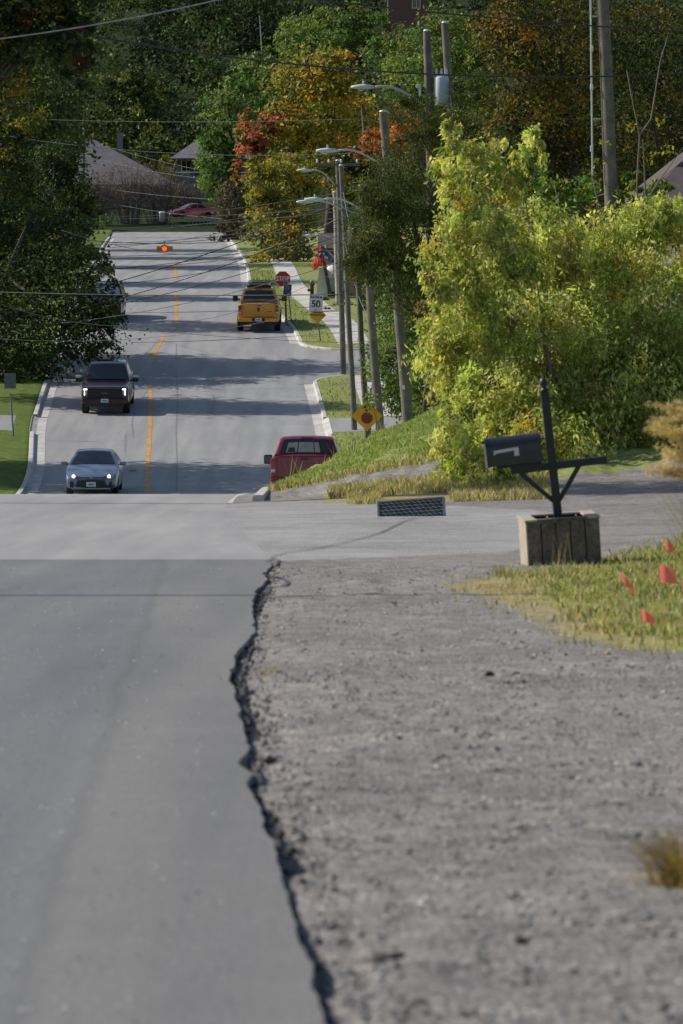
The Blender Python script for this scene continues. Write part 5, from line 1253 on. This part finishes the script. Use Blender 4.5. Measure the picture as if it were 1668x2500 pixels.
# silver blue sedan
def sedan(label, col, cid, lit=False, name='sedan'):
    t = thing(name, label, 'car'); pm = mat('paint_' + cid, col, .28, metal=.45, coat=.8, n1=(2., .05), n2=(1, 0))
    L = 4.6
    pr = [(.12,.28,.04),(.0,.42,.06),(.02,.62,.08),(.18,.74,.12),(.9,.90,.12),(1.28,.98,.08),(2.12,1.40,.18),(2.55,1.435,.2),(3.1,1.41,.2),(3.95,1.05,.12),(4.45,1.02,.08),(4.58,.92,.06),(4.60,.55,.05),(4.48,.32,.04)]
    pr += [(4.06,.30)] + arch_pts(3.72, .32, .35)[1:-1] + [(3.36,.30),(3.3,.22),(1.35,.22),(1.29,.30)] + arch_pts(.94, .32, .35)[1:-1] + [(.58,.30)]
    c = Car(pr, L, .89, .92, 1.43, .33, .10, .07, .04); c.shell(t, pm)
    c.panel('windshield', (1.34,1.01), (2.08,1.375), -.90, .90, M_GLASS, t, t0=-.86, t1=.86); c.panel('rear_window', (3.92,1.075), (3.2,1.375), -.84, .84, M_GLASS, t, t0=-.8, t1=.8)
    for s in (-1, 1):
        c.side('side_window', [(1.72,1.0),(2.55,1.0),(2.55,1.34),(2.2,1.34)], s, M_GLASS, t); c.side('side_window', [(2.62,1.0),(3.55,1.0),(3.1,1.33),(2.62,1.34)], s, M_GLASS, t)
        p = c.D(s, 1.72, 1.0); mi = MB().box((p.x + s*.15, p.y, 1.02), (.22, .12, .13), .04).box((p.x + s*.03, p.y + .02, .985), (.12, .05, .04), .01).build('mirror', pm, t, ang=40)
        MB().box((p.x + s*.15, p.y + .062, 1.02), (.17, .006, .10), .002).build('mirror_glass', M_GLASS, mi)
        c.side('door_seam', [(2.58,.35),(2.59,.35),(2.59,.98),(2.58,.98)], s, M_BLKPL, t, .004)
        hl = MB(); n = 8
        for r0, r1 in (((.24,.66,.045),(.66,.755,.05)),): pass
        vs = []
        for q in range(6):
            f = s*(.50 + .40*q/5); zc = .66 + .06*(q/5); hh = .028 + .022*q/5; y = .06 + .30*(q/5)**2
            a = c.D(f, y, zc); vs.append((hl.bm.verts.new((a.x, a.y - .05, zc - hh)), hl.bm.verts.new((a.x, a.y - .03, zc + hh))))
        for q in range(5): hl.bm.faces.new((vs[q][0], vs[q+1][0], vs[q+1][1], vs[q][1]))
        ho = hl.build('headlight', mat('headlight_housing', (.10, .10, .11), .15, coat=.8), t, smooth=True)
        a = c.D(s*.72, .14, .69); MB().lathe([(.045, -.06), (.05, -.04), (.05, .02)], 14, 'Y', c=(a.x, a.y - .03, .69)).build('lamp', M_LIT if lit else M_CLEAR, ho, smooth=True)
        c.front('fog_vent', [(s*.82,.42,.12,.2,.02)], M_BLKPL, t, dep=.06)
        c.front('tail_light', [(s*.78,.88,.34,.14,.0)], M_REDL, t, True, .02, .06)
    gr = MB(); n = 10
    vs = []
    for q in range(n + 1):
        f = -.66 + 1.32*q/n; hh = .125 - .05*abs(f)**2; a = c.D(f, .0, .45); vs.append((gr.bm.verts.new((a.x, a.y - .012, .45 - hh)), gr.bm.verts.new((a.x*.9, a.y - .002, .45 + hh))))
    for q in range(n): gr.bm.faces.new((vs[q][0], vs[q+1][0], vs[q+1][1], vs[q][1]))
    gr.build('grille', M_BLKPL, t, smooth=True)
    c.front('grille_strip', [(-.35,.655,.42,.03,-.03),(0,.65,.4,.035,-.045),(.35,.655,.42,.03,-.03)], M_BLKPL, t, dep=.06)
    c.front('lower_lip', [(0,.29,1.3,.05,-.01)], pm, t, dep=.1)
    MB().lathe([(.05, -2.36), (.05, -2.375), (.03, -2.378)], 14, 'Y', c=(0, .0, .66)).build('badge', M_RIM, t)
    plate(t, (0, -L/2 - .04, .43)); MB().box((0, 0, .24), (1.4, 3.9, .1), .02).build('floor_pan', M_BLKPL, t)
    c.front('rear_bumper', [(0,.5,1.6,.25,-.02)], pm, t, True, .05, .1); plate(t, (0, L/2 + .045, .75))
    wheels(t, (.94 - L/2, 3.72 - L/2), .875, .325, .215); return t
s = sedan('silver blue sedan with lit headlights climbing out of the dip', (.17, .22, .30), 'silver_blue', True)
place(s, 230, 0, 166.5, math.radians(0), 0)
s = sedan('red car parked in front of the far porch house', (.35, .012, .03), 'bright_red')
s.location = P(468, 533, 479); s.rotation_euler = (0, 0, math.radians(-64))
# dark suv half hidden by the left tree
def suv(label):
    t = thing('suv', label, 'car'); pm = mat('paint_dark_blue', (.02, .035, .07), .3, metal=.3, coat=.8, n2=(1, 0)); L = 4.9
    pr = [(.1,.34,.05),(0,.5,.06),(.02,.86,.1),(.2,.98,.12),(1.25,1.08,.1),(1.5,1.12,.06),(2.15,1.66,.15),(2.5,1.72,.2),(4.2,1.70,.2),(4.7,1.2,.15),(4.88,1.1,.06),(4.88,.55,.05),(4.78,.38,.04),(4.4,.36)] + arch_pts(3.95, .38, .42)[1:-1] + [(3.5,.36),(3.45,.30),(1.5,.30),(1.42,.36)] + arch_pts(.98, .38, .42)[1:-1] + [(.54,.36)]
    c = Car(pr, L, .98, 1.05, 1.72, .2, .06, .04, .03); c.shell(t, pm)
    c.panel('windshield', (1.56,1.17), (2.12,1.63), -.88, .88, mat('sky_glass', (.10, .14, .17), .08, spec=.8, coat=.6, n1=(1, 0), n2=(1, 0)), t, t0=-.85, t1=.85)
    for s_ in (-1, 1):
        c.side('side_window', [(2.0,1.14),(2.9,1.14),(2.9,1.6),(2.35,1.6)], s_, M_GLASS, t); c.side('side_window', [(3.0,1.14),(4.4,1.14),(4.1,1.6),(3.0,1.6)], s_, M_GLASS, t)
        p = c.D(s_, 1.95, 1.12); MB().box((p.x + s_*.14, p.y, 1.18), (.2, .11, .17), .04).build('mirror', M_BLKPL, t, ang=40)
        c.front('headlight', [(s_*.76,.84,.34,.14,.0)], mat('headlight_housing', (.10, .10, .11)), t)
    c.front('grille', [(0,.76,.9,.24,-.02)], M_BLKPL, t); c.front('front_bumper', [(0,.5,1.8,.2,-.04)], M_BLKPL, t, bev=.05, dep=.12); plate(t, (0, -L/2 - .11, .52))
    MB().box((.25, -.2, 1.79), (.14, .2, .1), .03).build('roof_fin', M_BLKPL, t); MB().box((0, 0, .34), (1.5, 4.2, .12), .02).build('floor_pan', M_BLKPL, t)
    wheels(t, (.98 - L/2, 3.95 - L/2), .96, .36, .25); return t
s = suv('dark blue car showing its windshield from behind the low left tree'); place(s, 256, 0, 243.0, 0, 0)

# ------------------------------------------------------------------ houses
def wall_box(mb, x0, x1, y0, y1, z0, z1): mb.box(((x0+x1)/2, (y0+y1)/2, (z0+z1)/2), (x1-x0, y1-y0, z1-z0)); return mb
M_SHING = mat('grey_shingle', (.15, .14, .148), .9, n1=(2., .2), n2=(18., .2)); M_SIDING = mat('lavender_grey_siding', (.19, .185, .21), .8, n1=(1., .15)); M_BRICK = mat('tan_brick', (.34, .22, .15), .9, n1=(8., .25), n2=(30., .2))
def gable(t, x0, x1, y0, y1, z0, zw, zt, wm, rm, ridge='X', over=.5):
    wall_box(MB(), x0, x1, y0, y1, z0, zw).build('wall', wm, t)
    r = MB()
    if ridge == 'X':
        ym = (y0+y1)/2; prof = [(y0-over, zw - .15), (ym, zt), (y1+over, zw - .15), (y1+over, zw - .33), (ym, zt - .2), (y0-over, zw - .33)]
        r.poly([(x0-over, y, z) for y, z in prof], x1 - x0 + 2*over, (1, 0, 0))
        for x in (x0, x1 - .1): MB().poly([(x, y0, zw), (x, ym, zt - .22), (x, y1, zw)], .1, (1, 0, 0)).build('gable', wm, t)
    else:
        xm = (x0+x1)/2; prof = [(x0-over, zw - .15), (xm, zt), (x1+over, zw - .15), (x1+over, zw - .33), (xm, zt - .2), (x0-over, zw - .33)]
        r.poly([(x, y0-over, z) for x, z in prof], y1 - y0 + 2*over, (0, 1, 0))
        for y in (y0, y1 - .1): MB().poly([(x0, y, zw), (xm, y, zt - .22), (x1, y, zw)], .1, (0, 1, 0)).build('gable', wm, t)
    r.build('roof', rm, t)
def window(t, x, y, z, w, h, fr=M_WHITE):
    f = MB().box((x, y, z + h/2 + .05), (w + .14, .08, .07)).box((x, y, z - h/2 - .05), (w + .2, .12, .07)).box((x - w/2 - .04, y, z), (.07, .08, h + .04)).box((x + w/2 + .04, y, z), (.07, .08, h + .04)).box((x, y + .01, z), (.05, .06, h)).build('window', fr, t)
    MB().box((x, y + .03, z), (w, .02, h)).build('pane', M_GLASS, f)
# grey house
Y = 500; x0 = (110 - CU)/F*Y; x1 = (395 - CU)/F*Y; zb_ = float(zr(Y)) - 1.0
hz = lambda v: P(0, v, Y).z
t = thing('house', 'grey house with wide shingled roof behind bare brown shrubs', 'house', ((x0+x1)/2, Y, zb_))
hw_ = (x1-x0)/2
wall_box(MB(), -hw_, hw_, 0, 9, 0, hz(452) - zb_).build('wall', M_SIDING, t)
rf = MB(); ze, zt = hz(450) - zb_, hz(341) - zb_; xa, xb = -hw_ - .6, hw_ + 1.4; r0_, r1_ = -hw_ + 2.2, (228 - CU)/F*Y - (x0+x1)/2
rf.poly([(xa, -.6, ze), (xb, -.6, ze), (r1_, 4.5, zt), (r0_, 4.5, zt)], .14, (0, 0, -1)); rf.poly([(xb, -.6, ze + .005), (xb, 9.6, ze + .005), (r1_, 4.5, zt + .005)], .14, (0, 0, -1)); rf.poly([(xa, -.6, ze + .005), (r0_, 4.5, zt + .005), (xa, 9.6, ze + .005)], .14, (0, 0, -1)); rf.build('roof', M_SHING, t)
for x in (-3.2, .2, 3.4): window(t, x, -.05, hz(515) - zb_, 1.1, 1.4)
pr_ = MB()
for i in range(14): pr_.box((-1.5 + i*.32, -1.6, hz(538) - zb_), (.07, .07, 1.0))
pr_.box((.6, -1.6, hz(526) - zb_), (4.8, .09, .09)).box((.6, -1.6, hz(550) - zb_), (4.8, .09, .09)); pr_.build('railing', M_WHITE, t)
MB().box((.6, -.85, hz(556) - zb_), (5, 1.7, .25)).build('porch_floor', M_CONC, t); MB().box((2.0, -2.3, hz(564) - zb_ + .1), (2.2, .9, .5), .02).build('steps', M_CONC, t)
ch = MB().box((1.5, 5.5, hz(335) - zb_ - 1), (.6, .6, 3)).build('chimney', M_SIDING, t)
# porch house
Y = 508; x0 = (424 - CU)/F*Y; x1 = (640 - CU)/F*Y; zb_ = float(zr(Y)) - 1.
t = thing('house', 'dark house with raised covered porch above the parked red car', 'house', (x0, Y, zb_)); w_ = x1 - x0; hz = lambda v: P(0, v, Y).z - zb_
wall_box(MB(), 2.2, w_, 1.8, 9, 0, hz(388)).build('wall', mat('brown_siding', (.10, .085, .075), .85), t)
wall_box(MB(), .5, w_, .0, 1.75, 0, hz(428)).build('porch_base', mat('stone_grey_wall', (.20, .18, .165), .9, n1=(4., .25)), t)
r = MB(); zt = hz(330); ze = hz(386)
r.poly([(-.3, -.6, ze), (w_ + .3, -.6, ze), (w_ - 1, 3.6, zt), (3.0, 3.6, zt)], .12, (0, 0, -1)); r.poly([(-.3, -.6, ze + .01), (3.0, 3.6, zt + .01), (3.0, 5.4, zt + .01), (-.3, 9.6, ze + .01)], .12, (0, 0, -1)); r.build('roof', M_SHING, t)
for i, u in enumerate((438, 470, 500)):
    x = (u - CU)/F*Y - x0; MB().box((x, .2, (hz(388) + hz(428))/2), (.34, .34, hz(388) - hz(428)), .02).build('porch_post', mat('brown_siding', (.10, .085, .075)), t)
MB().box((w_/2, -.05, hz(421)), (w_ - .4, .1, .12)).build('porch_rail', M_WHITE, t)
for u in (455, 487): window(t, (u - CU)/F*Y - x0, 1.7, hz(405), .9, 1.0)
# low white bits and rail under the red car
b = P(495, 548, 474); t = thing('low_railing', 'low pale railing beside the drive under the red car', 'railing', b)
mb = MB()
for i in range(9): mb.box((-1.3 + i*.35, 0, .25 + .1*math.sin(i*2.1)), (.07, .06, .6))
mb.box((.1, 0, .45), (3., .05, .07)); mb.build('rails', mat('dull_rail', (.25, .25, .25), .6), t)
b = P(396, 540, 468); t = thing('garden_bin', 'pale bluish bin on the far lawn left of the red car', 'bin', b)
mb = MB(); mb.lathe([(.24, -.05), (.28, .75), (.3, .8)], 14); mb.build('bin_body', mat('pale_blue_plastic', (.34, .38, .42), .6), t, smooth=True); MB().lathe([(.31, .8), (.31, .86), (.2, .92)], 14).build('lid', M_WHITE, t, smooth=True)
# brick house with flags on the right
Y = 258; b = Vector(((790 - CU)/F*Y, Y, float(zg((800 - CU)/F*Y, Y)))); hz = lambda v: P(0, v, Y).z - b.z
hx = lambda u: (u - CU)/F*Y - b.x
t = thing('house', 'tan brick house with white rounded awning and tapered porch column behind the poles', 'house', b)
gable(t, hx(792), hx(980), 0, 9, -.5, hz(606), hz(572), M_BRICK, mat('dark_roof', (.05, .042, .036), .9), 'X', .35)
cl = MB(); x_ = hx(787)
def taper(mb, x, y, z0, z1, w0, w1):
    vs = [mb.bm.verts.new((x + sx*w/2, y + sy*w/2, z)) for z, w in ((z0, w0), (z1, w1)) for sx, sy in ((-1, -1), (1, -1), (1, 1), (-1, 1))]
    for i in range(4): mb.bm.faces.new((vs[i], vs[(i+1) % 4], vs[4 + (i+1) % 4], vs[4 + i]))
    mb.bm.faces.new(vs[:4][::-1]); mb.bm.faces.new(vs[4:]); return mb
taper(cl, x_, -1.4, -.4, hz(652), .72, .30); cl.build('porch_column', mat('pale_green_paint', (.50, .53, .43), .6, n1=(2., .1)), t)
bar(MB(), (hx(786), -1.75, hz(610)), (hx(808), -1.75, hz(722)), .17).build('leaning_post', mat('dark_post', (.07, .065, .06), .8), t)
sd = MB()
for i in range(7): sd.box(((hx(792) + hx(812))/2, -.03, hz(632) + i*.09), (.85, .05, .06))
sd.build('siding_panel', mat('brown_louvre', (.16, .12, .09), .8), t)
aw = MB(); n, k = 10, 7; c0 = Vector((hx(814), -1.0, hz(676))); R0 = .72
rows = []
for j in range(k + 1):
    ph = PI/2 * j/k; rows.append([aw.bm.verts.new(c0 + Vector((-R0*math.cos(ph)*math.cos(PI*i/n)*.9, -R0*.9*math.cos(ph)*math.sin(PI*i/n), R0*.98*math.sin(ph)))) for i in range(n + 1)])
for j in range(k):
    for i in range(n): aw.bm.faces.new((rows[j][i], rows[j][i+1], rows[j+1][i+1], rows[j+1][i]))
ao = aw.build('awning', mat('white_canvas', (.72, .70, .66), .8), t, ang=20)
mb = MB()
for i in (2, 5, 8): mb.tube([rows_p for rows_p in [c0 + Vector((-R0*1.01*math.cos(PI/2*j/k)*math.cos(PI*i/n)*.9, -R0*.91*math.cos(PI/2*j/k)*math.sin(PI*i/n), R0*.99*math.sin(PI/2*j/k))) for j in range(k + 1)]], .02, 5)
mb.build('awning_ribs', mat('canvas_grey', (.3, .3, .3), .8), ao)
MB().box((hx(815), -1., hz(700)), (1.3, .5, 1.0)).build('porch_wall', mat('pale_green_paint', (.50, .53, .43)), t)
window(t, hx(850), -.05, hz(640), 1.0, 1.4)
MB().box((hx(814), -1.35, hz(716)), (.75, .3, .22), .02).build('flower_box', mat('planter_dark', (.05, .045, .04), .8), t)
# flags on slanted staffs
def flagstaff(label, base_uv, tip_uv, panels, seed, Y=255.5):
    a, e = P(*base_uv, Y), P(*tip_uv, Y); t = thing('flag', label, 'flag', a, group='flags on the brick house')
    MB().tube([(0, 0, 0), e - a], .022, 6).build('staff', mat('tan_staff', (.45, .38, .26), .7), t)
    for k, (quad, m_) in enumerate(panels):
        Q = [P(u, v, Y) - a + Vector((0, -.06 - .012*k, 0)) for u, v in quad]; fm = MB(); n = 8; g = []
        for i in range(n + 1):
            row = []
            for j in range(n + 1):
                s_, r_ = i/n, j/n; p = Q[0].lerp(Q[1], s_).lerp(Q[3].lerp(Q[2], s_), r_); p.y += .07*math.sin(s_*9 + seed) * (.3 + r_); p.z += .02*math.sin(s_*7 + r_*4); row.append(fm.bm.verts.new(p))
            g.append(row)
        for i in range(n):
            for j in range(n): fm.bm.faces.new((g[i][j], g[i+1][j], g[i+1][j+1], g[i][j+1]))
        fm.build('cloth', m_, t, smooth=True)
FR = cloth('flag_red', (.75,.06,.045)); FW = cloth('flag_white', (.8,.78,.76)); FB = cloth('flag_blue', (.035,.08,.27)); FO = cloth('flag_orange_red', (.95,.18,.08)); FG = cloth('flag_green', (.03,.15,.08))
flagstaff('red and white flag streaming low to the left of the brick house porch', (800, 640), (765, 618), [([(745,632),(752,640),(772,662),(766,658)], FO), ([(752,636),(764,645),(774,656),(768,652)], FW), ([(762,646),(774,640),(777,655),(769,660)], FO)], 1)
flagstaff('red flag with white bars hanging in the middle of the porch flags', (815, 630), (784, 600), [([(772,622),(790,618),(786,650),(774,652)], FR), ([(776,625),(781,624),(778,648),(774,646)], FW), ([(763,634),(773,628),(773,656),(766,650)], FO)], 2)
flagstaff('dark blue and white flag near the top of the porch flags', (822, 634), (786, 598), [([(775,620),(800,614),(803,626),(778,628)], FB), ([(778,618),(792,616),(793,620),(778,622)], FW), ([(786,612),(795,610),(796,616),(788,618)], FG)], 3)
flagstaff('blue flag lowest on the right by the pole', (823, 636), (800, 616), [([(806,628),(820,636),(816,642),(804,638)], FB), ([(792,624),(801,626),(800,632),(793,630)], FW)], 4)
flagstaff('small red flag at the top of the tallest staff', (812, 622), (781, 596), [([(766,608),(784,600),(782,612),(772,613)], FR), ([(782,597),(794,606),(796,612),(786,606)], FB)], 5)
# shrubs and flowers in front of it
tree('flower_bush', 'purple flowering bush behind the 50 sign', [(800,765,18,18,246),(812,778,22,14,246)], gbase(806, 246), 1500, .10, [(.10,.09,.11),(.06,.08,.05),(.18,.12,.22),(.05,.07,.03)], cat='shrub', seed=51, r0=.03, limbs=2)
tree('green_bush', 'rounded green and yellow bush right of the purple flowers', [(822,760,20,24,250),(835,740,22,26,250),(800,738,22,14,255)], gbase(822, 250), 1600, .12, DKG + YGR[1:2], cat='shrub', seed=52, r0=.03, limbs=2)
b = hit(762, 722, 245); t = thing('garden_post', 'dark garden ornament post with blue cap left of the pale porch column', 'ornament', b)
MB().tube([(0, 0, -.1), (0, 0, .5)], .1, 8).lathe([(.06, .5), (.14, .56), (.16, .66), (.08, .74)], 12).box((-.12, -.05, .28), (.24, .12, .14), .03).build('post_body', M_BLKPL, t, ang=40)
MB().lathe([(.11, .70), (.1, .77), (.04, .80)], 12).build('cap', mat('cap_blue', (.12, .16, .5), .5), t, smooth=True)
# house at the right edge
Y = 113; b = Vector(((1700 - CU)/F*Y, Y, float(zg((1700 - CU)/F*Y, Y)))); hz = lambda v: P(0, v, Y).z - b.z; hx = lambda u: (u - CU)/F*Y - b.x
t = thing('house', 'house with dark brown roof half hidden at the right edge', 'house', b)
wall_box(MB(), hx(1660), hx(2300), 0, 7, -.5, hz(500)).build('wall', mat('blue_grey_siding', (.13, .15, .17), .8), t)
r = MB(); r.poly([(hx(1570), -.5, hz(500)), (hx(2350), -.5, hz(500)), (hx(2350), 3.5, hz(330)), (hx(1760), 3.5, hz(330))], .12, (0, 0, 1)); r.poly([(hx(1570), -.5, hz(500)), (hx(1760), 3.5, hz(330)), (hx(1760), 4, hz(330)), (hx(1570), 7.5, hz(500))], .12, (0, 0, 1)); r.build('roof', mat('brown_shingle', (.075, .055, .058), .9, n1=(3., .2)), t)
window(t, hx(1720), -.05, hz(560), .9, .9)
# brick building far on the hill top
Y = 560; b = P(995, 60, Y); t = thing('hill_building', 'reddish brick building on the hilltop at the top edge', 'building', b)
wall_box(MB(), -2.2, 2.2, 0, 6, -4, 4.2).build('wall', mat('dull_red_brick', (.16, .09, .075), .9), t); MB().box((0, 3, 4.3), (4.8, 6.4, .25)).build('roof', M_SHING, t); window(t, 1.0, -.05, 2.4, .8, 1.0)

# ------------------------------------------------------------------ camera, light, world
cam = bpy.data.cameras.new('camera'); co = bpy.data.objects.new('camera', cam); COL.objects.link(co)
co.location = (0, 0, 0); co.rotation_euler = (PI/2 - TH, 0, 0)
cam.sensor_fit = 'VERTICAL'; cam.sensor_height = 36; cam.sensor_width = 24; cam.lens = F/2500*36
cam.clip_start = .5; cam.clip_end = 6000
cam.dof.use_dof = True; cam.dof.focus_distance = 205; cam.dof.aperture_fstop = 7.0; cam.dof.aperture_blades = 9
sc.camera = co
EL = math.radians(36); S = Vector((-.96, .28, 0)).normalized() * math.cos(EL); S.z = math.sin(EL)
sl = bpy.data.lights.new('sun', 'SUN'); sl.energy = 5.0; sl.angle = math.radians(.53); sl.color = (1., .94, .84)
so = bpy.data.objects.new('sun', sl); COL.objects.link(so); so.rotation_euler = S.to_track_quat('Z', 'Y').to_euler(); so.location = (-60, 60, 80)
w = bpy.data.worlds.new('World'); sc.world = w; w.use_nodes = True; nt = w.node_tree
sky = nt.nodes.new('ShaderNodeTexSky'); sky.sky_type = 'NISHITA'; sky.sun_disc = False; sky.sun_elevation = EL; sky.sun_rotation = math.atan2(S.x, S.y)
bg = nt.nodes['Background']; bg.inputs['Strength'].default_value = .105; nt.links.new(sky.outputs[0], bg.inputs['Color'])
sc.view_settings.view_transform = 'Standard'; sc.view_settings.look = 'None'; sc.view_settings.exposure = 0; sc.view_settings.gamma = 1
sc.cycles.use_denoising = True
sc.cycles.max_bounces = 6; sc.cycles.diffuse_bounces = 3; sc.cycles.glossy_bounces = 3; sc.cycles.transmission_bounces = 4; sc.cycles.caustics_reflective = False; sc.cycles.caustics_refractive = False
